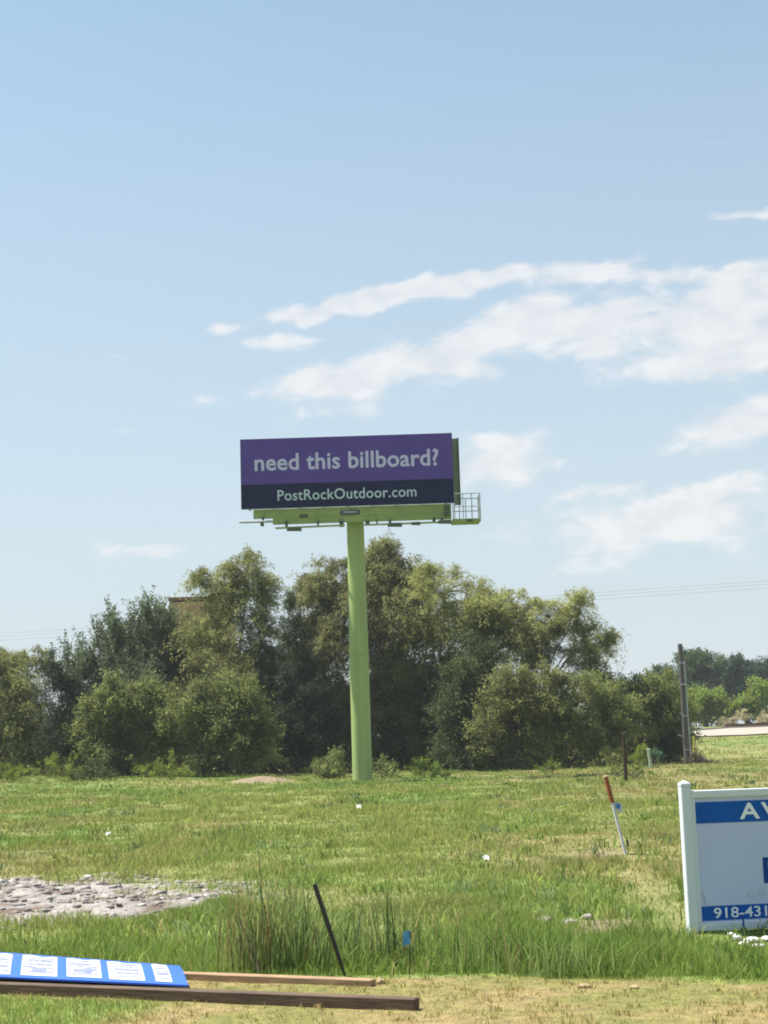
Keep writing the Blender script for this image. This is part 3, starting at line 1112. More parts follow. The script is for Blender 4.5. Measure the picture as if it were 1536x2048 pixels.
# low growth along the foot of the trees
for i, (px, Y, lob, leaf, lab) in enumerate([
    (50, 80, [(45, 1552, 40, 14), (85, 1545, 26, 16), (20, 1556, 30, 10)], 'lime', 'low yellow-green shrub with brown stems at the left field edge'),
    (195, 79, [(195, 1552, 24, 12), (210, 1556, 22, 9), (180, 1557, 20, 9)], 'vine', 'small dark green low bush on the left field edge'),
    (150, 81, [(145, 1550, 24, 13), (165, 1556, 16, 8)], 'lime', 'low yellow-green weeds left of the small dark bush'),
    (310, 80, [(290, 1550, 36, 11), (330, 1543, 26, 13), (350, 1553, 26, 8)], 'lime', 'pale weedy growth right of the small dark bush'),
    (640, 78, [(625, 1542, 12, 14), (668, 1536, 9, 20), (650, 1550, 20, 8)], 'bush', 'upright weeds just left of the green pole'),
    (858, 72, [(842, 1540, 13, 22), (868, 1545, 12, 18), (886, 1553, 16, 10)], 'weed', 'leggy green weeds right of the green pole'),
    (765, 74, [(757, 1548, 12, 10), (778, 1555, 10, 6)], 'bush', 'low weeds at the right side of the green pole foot'),
    (1105, 74, [(1108, 1533, 14, 10), (1092, 1543, 16, 7)], 'weed', 'small weed tuft in the field below the right-hand willow'),
    (1262, 60, [(1236, 1553, 9, 8), (1264, 1552, 11, 7)], 'bush', 'weeds around the foot of the dark fence post'),
    (1286, 82, [(1285, 1508, 14, 16), (1278, 1520, 16, 10)], 'lime', 'bright green shrub left of the pale green marker post'),
    (1312, 80, [(1312, 1512, 8, 13), (1306, 1524, 8, 8)], 'bluegreen', 'blue-green weed leaning on the pale green marker post'),
    (710, 43, [(716, 1603, 4, 7), (700, 1611, 7, 3)], 'vine', 'small dark weed in the field in front of the green pole'),
]):
    tree('weed_bush', lab, 'weeds', px, Y, lob, 'weed' if leaf in ('weed', 'bluegreen', 'lime') else 'broad', leaf,
         170 if leaf in ('weed', 'bluegreen', 'lime') else 90, 60 + i, .03, 'low weeds in the field', size=.8, stems=2, fill=.5)

# far trees beyond the road
for i, (px, Y, lob, leaf, lab) in enumerate([
    (1340, 205, [(1340, 1352, 26, 16), (1330, 1385, 36, 26)], 'far', 'far green tree showing left of the wooden utility pole'),
    (1385, 220, [(1388, 1332, 22, 20), (1402, 1352, 24, 22), (1380, 1375, 28, 28), (1395, 1405, 34, 34)], 'far', 'far round green tree just right of the wooden utility pole'),
    (1415, 240, [(1416, 1340, 20, 20), (1418, 1370, 28, 30), (1418, 1400, 34, 34)], 'far', 'far green tree behind the gap between the round tree and the pointed tree'),
    (1440, 225, [(1437, 1342, 16, 20), (1448, 1365, 22, 24), (1432, 1390, 24, 30), (1440, 1415, 30, 26)], 'far', 'far green tree with a pointed top above the lime bush'),
    (1472, 215, [(1470, 1336, 9, 18), (1474, 1365, 15, 26), (1474, 1400, 20, 36)], 'farblue', 'far dark blue-green conifer left of the bright conical tree'),
    (1500, 230, [(1492, 1345, 14, 18), (1508, 1352, 18, 20), (1500, 1380, 30, 30), (1500, 1412, 30, 26)], 'farblue', 'far dark tree rising behind the bright conical tree'),
    (1540, 225, [(1536, 1345, 18, 20), (1545, 1370, 26, 30), (1540, 1410, 30, 28)], 'farblue', 'far dark tree cut by the right edge above the road'),
    (1420, 172, [(1425, 1402, 30, 22), (1395, 1408, 22, 24), (1440, 1425, 22, 18), (1405, 1432, 36, 14)], 'lime', 'bright lime-green bushy tree on the far side of the road'),
    (1506, 172, [(1503, 1362, 8, 16), (1506, 1388, 15, 20), (1508, 1412, 20, 18), (1508, 1428, 20, 14)], 'lime', 'bright green conical tree on the far side of the road'),
    (1545, 172, [(1545, 1400, 16, 24), (1545, 1425, 22, 18)], 'lime', 'green roadside tree half cut by the right edge'),
]):
    lob = [(a_, b_, c_ * (1.3 if Y > 200 else 1.08), d_ * 1.1) for a_, b_, c_, d_ in lob]
    tree('roadside_tree', lab, 'tree', px, Y, lob, 'far', leaf, 24, 90 + i, .25, 'trees beyond the road', fill=.4, size=.75)
for i, (px, lab) in enumerate([(1472, 'beige ornamental grass clump left of the bright conical tree'), (1530, 'beige ornamental grass clump right of the bright conical tree')]):
    tree('ornamental_grass', lab, 'plant', px, 158, [(px, 1437, 20, 9), (px + 4, 1442, 22, 7)], 'plume', 'beige', 42, 110 + i, .05, 'ornamental grass clumps by the road', size=1.3)

# ------------------------------------------------------------------ billboard
def billboard():
    Y0 = 70.3
    b0 = foot(724, Y0)
    root = thing('billboard', b0, 'large purple two-sided billboard on a single tall lime green pole', 'billboard')
    YF = Y0 - 1.05                                  # front face plane
    def P(px, py, dy=0.0):
        return at(px, py, YF + dy)
    top = at(711, 1048, Y0)
    # pole: a straight steel tube with a weld ring part way up
    p = MB()
    z0, z1 = b0.z - .2, top.z
    xm = (b0.x + top.x) / 2
    n = 24
    p.tube([(xm, Y0 - .12, z0), (xm, Y0 - .12, z0 + (z1 - z0) * .5), (xm, Y0 - .12, z1 + .32)], [.455, .45, .40], n)
    pole = p.build('pole', M['pole'], root)
    r = MB()
    zr = at(716, 1312, Y0).z
    r.tube([(xm, Y0 - .12, zr - .03), (xm, Y0 - .12, zr + .03)], .47, n)
    r.build('weld_ring', M['green'], pole)
    # horizontal box beam on top of the pole, crossing behind the apron
    L, Rr = P(505, 1030).x, P(905, 1030).x
    zb = P(711, 1018).z
    hb = MB()
    hb.box(((P(548, 1030).x + Rr) / 2, Y0 - .3, zb - .14), (Rr - P(548, 1030).x - .1, .5, .42), None, .03)
    hb.build('beam', M['green'], root)
    # front face
    xl, xr = P(481, 940).x, P(906.5, 940).x
    zt, zbt = P(694, 872).z, P(694, 1012).z
    zs = P(694, 964).z
    xc, w = (xl + xr) / 2, xr - xl
    f = MB()
    f.box((xc, YF + .08, (zt + zbt) / 2), (w, .14, zt - zbt), None, .01)
    face = f.build('front_panel', M['trim'], root)
    q = MB()
    q.box((xc, YF, (zt + zs) / 2), (w - .06, .02, zt - zs - .03))
    q.build('purple_field', M['purple'], face)
    q = MB()
    q.box((xc, YF, (zs + zbt) / 2 + .015), (w - .06, .02, zs - zbt - .035))
    q.build('navy_band', M['navy'], face)
    def put(s, xa, xb, ya, yb, m, bold, sp=1.0):
        a = P(xa, (ya + yb) / 2)
        b_ = P(xb, (ya + yb) / 2)
        mid = (xa + xb) / 2
        lo, hi = P(mid, yb).z, P(mid, ya).z
        text_mesh('lettering', s, m, face, (a.x, YF - .013, lo), (1, 0, 0), (0, 0, 1), b_.x - a.x, hi - lo, bold, sp, .008)
    put('need this billboard?', 509, 877, 902.5, 937, M['letter'], .018, 1.02)
    put('PostRockOutdoor.com', 555, 833, 976, 997.5, M['letter2'], .008, 1.04)
    # rear face and the framing between the two faces
    xo = P(919, 940, 1.0).x
    k = MB()
    k.box(((P(486, 940, 2.0).x + xo) / 2, YF + 2.05, (zt + zbt) / 2 + .22), (xo - P(486, 940, 2.0).x, .14, zt - zbt - .44), None, .01)
    k.build('rear_panel', M['green'], root)
    k = MB()
    k.box((xo - .16, YF + 1.0, (zt + zbt) / 2 - .02), (.30, .10, zt - zbt - .12), None, .01)
    k.build('end_frame', M['palegreen'], root)
    k = MB()
    k.box((xo - .03, YF + .94, (zt + zbt) / 2 - .02), (.07, .1, zt - zbt - .1))
    k.build('end_trim', M['dkgreen'], root)
    st = MB()
    for t in np.linspace(.04, .96, 9):
        x = xl + w * t
        st.bar((x, YF + .2, zt - .1), (x, YF + .2, zbt - .05), .1, .1)
        st.bar((x, YF + .25, zbt + .6), (x, YF + 1.9, zbt + .6), .09, .09)
        st.bar((x, YF + 1.9, zt - .1), (x, YF + 1.9, zbt + .42), .1, .1)
    st.build('stringers', M['green'], root)
    # apron under the face: two steps as in the picture
    a = MB()
    x0, x1 = P(506, 1025).x, P(903, 1025).x
    zu, zm, zl = zbt - .01, P(600, 1034).z, P(700, 1042.5).z
    a.box(((x0 + x1) / 2, YF + .20, (zu + zm) / 2), (x1 - x0, .06, zu - zm), None, .005)
    xs = P(545, 1035).x
    a.box(((xs + x1) / 2, YF + .23, (zm + zl) / 2), (x1 - xs, .06, zm - zl + .04), None, .005)
    ap = a.build('apron', M['green'], root)
    a = MB()
    a.box(((xs + x1) / 2, YF + .56, zl + .17), (x1 - xs, .6, .05))
    a.build('catwalk', M['green'], root)
    g = MB()
    c = P(700, 1023.5)
    g.box((c.x, YF + .15, c.z), (.93, .04, .26), None, .018)
    pl = g.build('plate', M['plate'], ap)
    g = MB()
    g.box((c.x, YF + .128, c.z + .01), (.62, .008, .07))
    g.build('plate_marking', M['galv'], pl)
    g = MB()
    c = P(607, 1031)
    g.box((c.x, YF + .15, c.z), (.40, .04, .15), None, .01)
    g.build('plate', M['dkgreen'], ap)
    g = MB()
    c = P(894, 1021)
    g.box((c.x, YF + .12, c.z), (.24, .3, .5), None, .01)
    g.build('junction_box', M['dkgreen'], root)
    # light rail pipes with brackets and floodlights on it
    YL = -.35
    def pipe(xa, ya, xb, yb, r, m='galv'):
        q = MB()
        q.tube([P(xa, ya, YL), P(xb, yb, YL)], r, 8)
        q.build('light_rail', M[m], root)
    pipe(479, 1044.5, 546, 1043, .055)
    pipe(551, 1056.5, 690, 1050.5, .045, 'green')
    pipe(728, 1050, 906, 1043.5, .045, 'green')
    for (px, ya, yb, wd) in ((526, 1033, 1046, .10), (573, 1043, 1056, .12), (636, 1041, 1053, .09), (683, 1040, 1053, .20), (735, 1040, 1050, .2),
                             (754, 1040, 1049, .07), (780, 1039, 1049, .12), (868, 1036, 1045, .14), (884, 1034, 1046, .12)):
        u, l = P(px, ya, .15), P(px, yb, YL)
        br = MB()
        br.bar((u.x, u.y, u.z), (l.x, l.y, l.z), wd, .06)
        br.build('bracket', M['dkgreen'], root)
    for (px, py, wd, h) in ((588, 1058.5, .70, .16), (790, 1049.5, .66, .18), (832, 1047, .42, .13), (890, 1043.5, .62, .17), (524, 1048.5, .16, .18), (940, 1040.5, .30, .12)):
        q = MB()
        c = P(px, py, YL - .1)
        wd2, h2 = wd / 2, h / 2
        V = []
        for yy, sc in ((-.16, .8), (.16, 1.0)):
            for (sx, sz) in ((-1, -.75), (1, -1), (1, 1), (-1, 1)):
                V.append((c.x + sx * wd2 * sc, c.y + yy, c.z + sz * h2 * sc))
        q.add(V, [(0, 1, 2, 3), (7, 6, 5, 4), (0, 4, 5, 1), (1, 5, 6, 2), (2, 6, 7, 3), (3, 7, 4, 0)])
        fl = q.build('floodlight', M['dkgreen'], root)
        q = MB()
        q.box((c.x, c.y + .175, c.z + .01), (wd * .85, .02, h * .75))
        q.build('lens', M['galv'], fl)
    # railed catwalk landing sticking out on the right
    xa, xb = P(905, 1035).x, P(962, 1040).x
    zf = P(935, 1037.5).z
    d0, d1 = .15, 1.7
    pf = MB()
    pf.box(((xa + xb) / 2, YF + (d0 + d1) / 2, zf), (xb - xa, d1 - d0, .07), None, .005)
    pf.bar((xa, YF + d0, zf - .1), (xb, YF + d0, zf - .06), .08, .14)
    land = pf.build('landing', M['green'], root)
    rl = MB()
    ztp = P(950, 985).z
    tr_ = .022
    for yy in (d0 + .03, d1 - .03):
        for z in (ztp, (ztp + zf) / 2):
            rl.tube([(xa + .1, YF + yy, z), (xb, YF + yy, z)], tr_, 6)
        for x in np.linspace(xa + .12, xb, 4 if yy < 1 else 5):
            rl.tube([(x, YF + yy, zf), (x, YF + yy, ztp)], tr_, 6)
    for z in (ztp, (ztp + zf) / 2):
        rl.tube([(xb, YF + d0, z), (xb, YF + d1, z)], tr_, 6)
    for yy in np.linspace(d0, d1, 3):
        rl.tube([(xb, YF + yy, zf), (xb, YF + yy, ztp)], tr_, 6)
    rl.build('railing', M['galv'], root)
    wv = MB()
    c = P(775, 1050, YL)
    wv.tube([c, c + Vector((.06, 0, -.2)), c + Vector((.22, 0, -.5))], .012, 5)
    wv.build('loose_wire', M['black'], root)


billboard()

# ------------------------------------------------------------------ white and blue sign at the right
def realty_sign():
    g = ground(1386, 1866)
    root = thing('post_sign', g, 'white framed sign with blue bands on vinyl posts at the right', 'sign')
    yaw = R(8)
    ux = Vector((math.cos(yaw), math.sin(yaw), 0))
    nf = Vector((math.sin(yaw), -math.cos(yaw), 0))
    rot = Matrix.Rotation(yaw, 4, 'Z')
    pw = .086
    W = 2.42
    def at_(u, z, d=0.0):
        return Vector((g.x, g.y, g.z)) + ux * u + Vector((0, 0, z)) + nf * d
    for u in (0, W):
        m = MB()
        m.box(at_(u, .53), (pw, pw, 1.38), rot, .006)
        po = m.build('post', M['vinyl'], root)
        m = MB()
        m.box(at_(u, 1.235), (pw + .004, pw + .004, .03), rot, .006)
        c = at_(u, 1.25)
        hw = pw * .5
        B = [c + ux * (sx * hw) + nf * (sy * hw) for sx, sy in ((-1, -1), (1, -1), (1, 1), (-1, 1))]
        t = c + Vector((0, 0, .025))
        m.add(B + [t], [(0, 1, 4), (1, 2, 4), (2, 3, 4), (3, 0, 4)])
        m.build('cap', M['vinyl'], po)
    m = MB()
    m.box(at_(W / 2, 1.155), (W - pw - .004, .075, .06), rot, .005)
    m.build('top_rail', M['vinyl'], root)
    m = MB()
    m.box(at_(W / 2, .045), (W - pw - .004, .075, .065), rot, .005)
    m.build('bottom_rail', M['vinyl'], root)
    m = MB()
    x0, x1 = pw / 2 + .002, W - pw / 2 - .002
    m.box(at_((x0 + x1) / 2, .60), (x1 - x0, .02, 1.04), rot, .002)
    pn = m.build('panel', M['panel'], root)
    for u in (x0 + .018, x1 - .018):
        m = MB()
        m.box(at_(u, .60, .016), (.034, .012, 1.04), rot, .002)
        m.build('edge_trim', M['vinyl'], pn)
    b0, b1 = x0 + .036, x1 - .036
    for (za, zb) in ((.905, 1.085), (.095, .215)):
        m = MB()
        m.box(at_((b0 + b1) / 2, (za + zb) / 2, .0115), (b1 - b0, .004, zb - za), rot)
        m.build('blue_band', M['signblue'], pn)
    up = Vector((0, 0, 1))
    text_mesh('lettering', 'AVAILABLE', M['signwhite'], pn, at_(.475, .928, .0140), ux, up, 1.47, .138, .02, 1.25, .003)
    text_mesh('lettering', '918-431-', M['signwhite'], pn, at_(.19, .112, .0140), ux, up, .545, .088, .008, 1.0, .003)
    text_mesh('lettering', 'P', M['signnavy'], pn, at_(.655, .385, .0105), ux, up, .15, .215, .02, 1.0, .003)
    text_mesh('lettering', 'COM', M['signgrey'], pn, at_(.50, .275, .0105), ux, up, .255, .052, .0, 1.5, .003)
    m = MB()
    s = at_(.115, .29, .013)
    m.tube([at_(.095, .33, .013), at_(.118, .285, .014), at_(.122, .235, .014)], .004, 5)
    m.build('scuff', M['signgrey'], pn)
    return at_


realty_sign()

# ------------------------------------------------------------------ fallen blue sign lying on its two timbers
def fallen_sign():
    root = thing('fallen_sign', Vector((-1.3, 9.9, zg(-1.3, 9.9))), 'bright blue printed sign panel lying flat on two long timber posts', 'sign')
    sl = -.41
    ang = math.atan(sl)
    ux = Vector((math.cos(ang), math.sin(ang), 0))
    def post(pxr, pyr, length, zt, w, h, m, tilt=0.0):
        # right end, lower front corner seen at pxr, pyr
        e = ground(pxr, pyr)
        back = Vector((-ux.y, ux.x, 0))
        e = e + back * (w / 2)
        a = e - ux * length
        za, zb = max(zg(a.x, a.y), 0) + h / 2 - .012, max(zg(e.x, e.y), 0) + h / 2 - .012 + tilt
        q = MB()
        q.bar((a.x, a.y, za), (e.x, e.y, zb), w, h, .005)
        return q.build('post', m, root), e
    post(829, 2022, 4.2, .1, .09, .084, M['oldwood'])
    post(742, 1974, 3.9, .1, .09, .07, M['freshwood'], -.016)
    def level(px, py, z):
        d = ray(px, py)
        Y = (z - EYE) / d.z
        return Vector((d.x * Y, Y, z))
    FR, BR = level(376, 1970, .092), level(358, 1930, .105)
    FL, BL = FR - ux * 2.44 + Vector((0, 0, .02)), BR - ux * 2.44 + Vector((-.04, .10, .09))
    zmin = .088
    FR.z = max(FR.z, zmin); FL.z = max(FL.z, zmin)
    BR.z = max(BR.z, zmin + .005)
    def S(u, v, off=0.0):                           # u from the right end, v from the front edge (0..1)
        p = (FR * (1 - u) + FL * u) * (1 - v) + (BR * (1 - u) + BL * u) * v
        p = p + Vector((0, 0, .018 * math.sin(math.pi * v) + off))
        if v > .93:
            p.z -= (v - .93) * .35
        return p
    nu, nv = 16, 14
    def sheet(name, ua, ub, va, vb, off, m, parent, thick=0.0, wave=None):
        q = MB()
        V = []
        for i in range(nu + 1):
            for j in range(nv + 1):
                u = ua + (ub - ua) * i / nu
                v_ = va + (vb - va) * j / nv
                if wave and j == nv:
                    v_ += wave(i / nu)
                V.append(S(u, v_, off))
        F = [(i * (nv + 1) + j, i * (nv + 1) + j + 1, (i + 1) * (nv + 1) + j + 1, (i + 1) * (nv + 1) + j) for i in range(nu) for j in range(nv)]
        q.add(V, F)
        if thick:
            n = len(V)
            q.add([p - Vector((0, 0, thick)) for p in V], [tuple(reversed(f)) for f in F])
            rim = [i * (nv + 1) for i in range(nu + 1)] + [nu * (nv + 1) + j for j in range(1, nv + 1)] + \
                  [i * (nv + 1) + nv for i in range(nu - 1, -1, -1)] + [j for j in range(nv - 1, 0, -1)]
            for a, b in zip(rim, rim[1:] + rim[:1]):
                q.quad(V[a], V[b], V[b] - Vector((0, 0, thick)), V[a] - Vector((0, 0, thick)))
        return q.build(name, m, parent)
    panel = sheet('panel', 0, 1, 0, 1, 0, M['banner'], root, .012)
    L = 2.44
    gr = np.random.default_rng(5)
    def box(ua, ub, va, vb, lines):
        ph = gr.uniform(0, 6)
        b = sheet('white_print', ua / L, ub / L, va, vb, .003, M['bannerwhite'], panel,
                  wave=lambda t: .03 * math.sin(5 * t + ph) + .02 * math.sin(11 * t))
        for r_ in range(5):
            v0 = va + (vb - va) * (.12 + .165 * r_)
            t, t1 = gr.uniform(.04, .12), gr.uniform(.75, .95)
            n_ = 14
            rows = MB()
            lo = [S((ua + (ub - ua) * (t + (t1 - t) * i / n_)) / L, v0 + (vb - va) * gr.uniform(-.012, .012), .0045) for i in range(n_ + 1)]
            hi = [S((ua + (ub - ua) * (t + (t1 - t) * i / n_)) / L, v0 + (vb - va) * gr.uniform(.02, .085), .0045) for i in range(n_ + 1)]
            rows.add(lo + hi, [(i, n_ + 1 + i, n_ + 2 + i, i + 1) for i in range(n_)])
            rows.build('print_row', M['bannerlilac'], b)
        for (v0, a, c, th) in lines:
            sheet('print_line', (ua + (ub - ua) * a) / L, (ua + (ub - ua) * c) / L, v0, v0 + th, .005, M['bannerlilac'], b)
    box(.115, .245, .06, .86, [(.34, .08, .92, .035), (.55, .35, .7, .05)])
    box(.330, .620, .06, .80, [(.62, .2, .62, .06), (.44, .1, .9, .015), (.26, .05, .8, .02)])
    box(.680, .970, .08, .84, [(.66, .3, .5, .06), (.50, .3, .95, .02), (.24, .25, .8, .10), (.36, .1, .5, .03)])
    box(1.05, 1.36, .06, .84, [(.60, .1, .9, .02), (.40, .1, .9, .02), (.18, .3, .7, .12), (.3, .6, .95, .05)])
    box(1.45, 1.74, .06, .82, [(.55, .15, .9, .03), (.3, .1, .8, .04)])
    box(1.84, 2.12, .06, .82, [(.55, .15, .9, .03), (.3, .1, .8, .04)])


fallen_sign()

# ------------------------------------------------------------------ stakes, posts, poles
def leaning_rod():
    b = ground(690, 1952)
    t = at(629, 1768, b.y - .05)
    root = thing('metal_stake', b, 'black steel rod leaning left among the reeds', 'stake')
    m = MB()
    d = (t - b)
    m.tube([b + d * .12, b + d * .6, t], [.014, .017, .017], 10)
    m.build('rod', M['black'], root)
    m = MB()
    m.tube([b - d * .1, b + d * .12], [.007, .011], 8)
    m.build('point', M['black'], root)


leaning_rod()


def marker_flag():
    b = ground(818, 1958)
    root = thing('marker_flag', b, 'small blue marker flag on a thin stem at the verge edge', 'flag')
    m = MB()
    top = at(820, 1862, b.y)
    m.tube([b - Vector((0, 0, .05)), (b + top) / 2 + Vector((.004, 0, 0)), top], .0035, 6)
    m.build('stem', M['black'], root)
    m = MB()
    nx, nz = 7, 7
    V = []
    for i in range(nx + 1):
        for j in range(nz + 1):
            V.append((top.x - .002 - .05 * i / nx, top.y - .008 + .012 * math.sin(i * 1.1 + j * .6), top.z + .005 - .095 * j / nz - .012 * i / nx))
    F = [(i * (nz + 1) + j, i * (nz + 1) + j + 1, (i + 1) * (nz + 1) + j + 1, (i + 1) * (nz + 1) + j) for i in range(nx) for j in range(nz)]
    n = len(V)
    V2 = [(x, y + .002, z) for x, y, z in V]
    m.add(V + V2, F + [tuple(n + q for q in reversed(f)) for f in F], True)
    m.build('pennant', M['flagblue'], root)


marker_flag()


def utility_marker():
    b = ground(1251, 1708)
    root = thing('marker_post', b, 'leaning marker post with orange top and white lower half', 'marker post')
    t = at(1211, 1553, b.y + .0)
    d = t - b
    q = MB()
    w, th = .135, .03
    def seg(a, c, m, name, parent, w=w, th=th):
        s = MB()
        s.bar(b + d * a, b + d * c, w, th, .006)
        return s.build(name, m, parent)
    seg(-.12, .665, M['whitepost'], 'post', root)
    o = seg(.66, .99, M['orange'], 'orange_sleeve', root, w * 1.08, th * 1.7)
    seg(.985, 1.01, M['clod'], 'cap', o, w * 1.15, th * 2)
    m = MB()
    c = at(1237, 1612, b.y - .04)
    nx, nz = 6, 6
    V = []
    for i in range(nx + 1):
        for j in range(nz + 1):
            V.append((c.x - .055 + .10 * i / nx, c.y + .02 * math.sin(i * .9), c.z + .06 - .12 * j / nz - .03 * i / nx + .01 * math.sin(j + i)))
    F = [(i * (nz + 1) + j, i * (nz + 1) + j + 1, (i + 1) * (nz + 1) + j + 1, (i + 1) * (nz + 1) + j) for i in range(nx) for j in range(nz)]
    k = len(V)
    m.add(V + [(x, y + .003, z) for x, y, z in V], F + [tuple(k + q_ for q_ in reversed(f)) for f in F], True)
    tp = m.build('ribbon', M['whitepost'], root)
    m = MB()
    m.box((c.x + .005, c.y - .012, c.z), (.055, .006, .065), Matrix.Rotation(.5, 4, 'Y'), .002)
    m.build('blue_patch', M['tape'], tp)
    m = MB()
    e = ground(1257, 1694)
    m.bar(e - Vector((0, 0, .05)), e + Vector((-.02, 0, .14)), .03, .03, .004)
    m.build('stub', M['black'], root)


utility_marker()


def fence_post():
    b = foot(1250, 58)
    root = thing('fence_post', b, 'dark thin wooden post standing alone in front of the grey trunks', 'post')
    t = at(1247, 1466, 58)
    m = MB()
    m.tube([b - Vector((0, 0, .2)), (b + t) / 2 + Vector((.01, 0, 0)), t], [.075, .068, .062], 9)
    m.build('post', M['darkwood'], root)
    m = MB()
    m.tube([t, t + Vector((0, 0, .02))], [.066, .04], 9)
    m.build('top', M['bark'], root)


fence_post()


def utility_pole():
    Y = 89.5
    b = foot(1375, Y)
    root = thing('utility_pole', b, 'weathered wooden utility pole stub with grey conduit on its side', 'utility pole')
    t = at(1360, 1288, Y)
    d = t - b
    m = MB()
    m.tube([b - Vector((0, 0, .3)), b + d * .3, b + d * .7, t], [.19, .175, .155, .14], 12)
    m.build('pole', M['polewood'], root)
    c = MB()
    o = Vector((.18, -.06, 0))
    c.tube([b + o * 1.15, b + d * .42 + o, b + d * .86 + o * .85], [.05, .05, .045], 8)
    c.build('conduit', M['galv'], root)
    for k in (.12, .4, .66, .84):
        p = b + d * k
        c = MB()
        c.box((p.x + .06, p.y - .04, p.z), (.36, .36, .05), None, .01)
        c.build('strap', M['galv'], root)
    c = MB()
    a = b + d * .22
    c.bar(a, a + Vector((-.45, -.1, .18)), .06, .06)
    c.build('bracket', M['galv'], root)
    c = MB()
    a = t - Vector((0, 0, .45))
    e = Vector((a.x - 9, Y + 40, zg(a.x - 9, Y + 40)))
    e = at(1318, 1345, Y + 30)
    f = at(1296, 1368, Y + 45)
    c.tube([a, e, f], .018, 5)
    c.build('stay_wire', M['cable'], root)
    g = foot(1389, 89)
    r2 = thing('guy_guard', g, 'short yellow guard rod beside the wooden utility pole', 'guard rod')
    q = MB()
    q.tube([g - Vector((0, 0, .1)), at(1387.5, 1474, 89)], .05, 8)
    q.build('guard', M['yellow'], r2)
    q = MB()
    p = at(1387.5, 1474, 89)
    q.tube([p, p + Vector((-.02, 0, .08))], [.05, .02], 8)
    q.build('tip', M['yellow'], r2)


utility_pole()


def green_marker():
    Y = 80
    b = foot(1302, Y)
    root = thing('marker_post', b, 'pale green pedestal post among weeds left of the utility pole', 'marker post')
    t = at(1297, 1500, Y)
    m = MB()
    m.bar(b - Vector((0, 0, .1)), t, .16, .14, .02)
    m.build('post', M['pedestal'], root)
    m = MB()
    d = (t - b).normalized()
    m.bar(t, t + d * .07, .21, .19, .02)
    m.build('cap', M['pedestal'], root)


green_marker()


def brush_pile():
    gr = np.random.default_rng(77)
    b = foot(1398, 87.5)
    o = MB()
    for i in range(150):
        p = np.array(b) + np.array([gr.normal() * .33, gr.normal() * .3, 0])
        h = gr.uniform(.25, .75) * max(.3, 1 - abs(p[0] - b.x))
        q = p + np.array([gr.normal() * .25, gr.normal() * .25, h])
        o.tube([p, (p + q) / 2 + gr.normal(size=3) * .05, q], [.02, .016, .008], 4, cap=False)
    root = thing('brush_pile', b, 'heap of dry brown twigs at the right of the utility pole foot', 'brush pile')
    o.build('twigs', M['bark'], root)
    lob = [(np.array(b) + np.array([0, 0, .35]), np.array([.5, .4, .4]))]
    Q, _ = crown_points(lob, 60, 'weed', gr, .5)
    raw_mesh('dry_leaves', Q, 4, LEAF['twig'], root)


brush_pile()


# power lines far behind the trees
for i, (dy, lab) in enumerate([(-8, 'uppermost thin power line crossing the sky behind the trees'), (0, 'middle thin power line crossing the sky behind the trees'),
                               (7, 'lowest thin power line crossing the sky behind the trees')]):
    P = [(-600, 1330, 230), (0, 1273, 210), (500, 1243, 195), (1080, 1199, 175), (1536, 1168, 160), (2100, 1120, 145)]
    m = MB()
    pts = []
    for a in range(len(P) - 1):
        for t in np.linspace(0, 1, 6)[:-1]:
            pts.append(at(P[a][0] + (P[a + 1][0] - P[a][0]) * t, P[a][1] + (P[a + 1][1] - P[a][1]) * t + dy * (.8 if i < 2 else 1.1), P[a][2] + (P[a + 1][2] - P[a][2]) * t))
    m.tube(pts, .016, 5)
    tag(m.build('power_line', M['cable']), lab, 'power line', 'power lines behind the trees')


def far_pole():
    Y = 240
    b = foot(1222, Y)
    root = thing('utility_pole', b, 'tiny distant utility pole with two crossarms showing above the bushes', 'utility pole')
    t = at(1221, 1342, Y)
    m = MB()
    m.tube([b, t], [.22, .15], 8)
    m.build('pole', M['polewood'], root)
    for py, w in ((1346, 1.3), (1353, .9)):
        p = at(1221.5, py, Y)
        m = MB()
        m.box((p.x, p.y - .2, p.z), (w, .14, .16))
        c = m.build('crossarm', M['polewood'], root)
        for s in (-.45, 0, .45):
            m = MB()
            m.tube([(p.x + s * w, p.y - .2, p.z + .08), (p.x + s * w, p.y - .2, p.z + .24)], .05, 6)
            m.build('insulator', M['galv'], c)


far_pole()


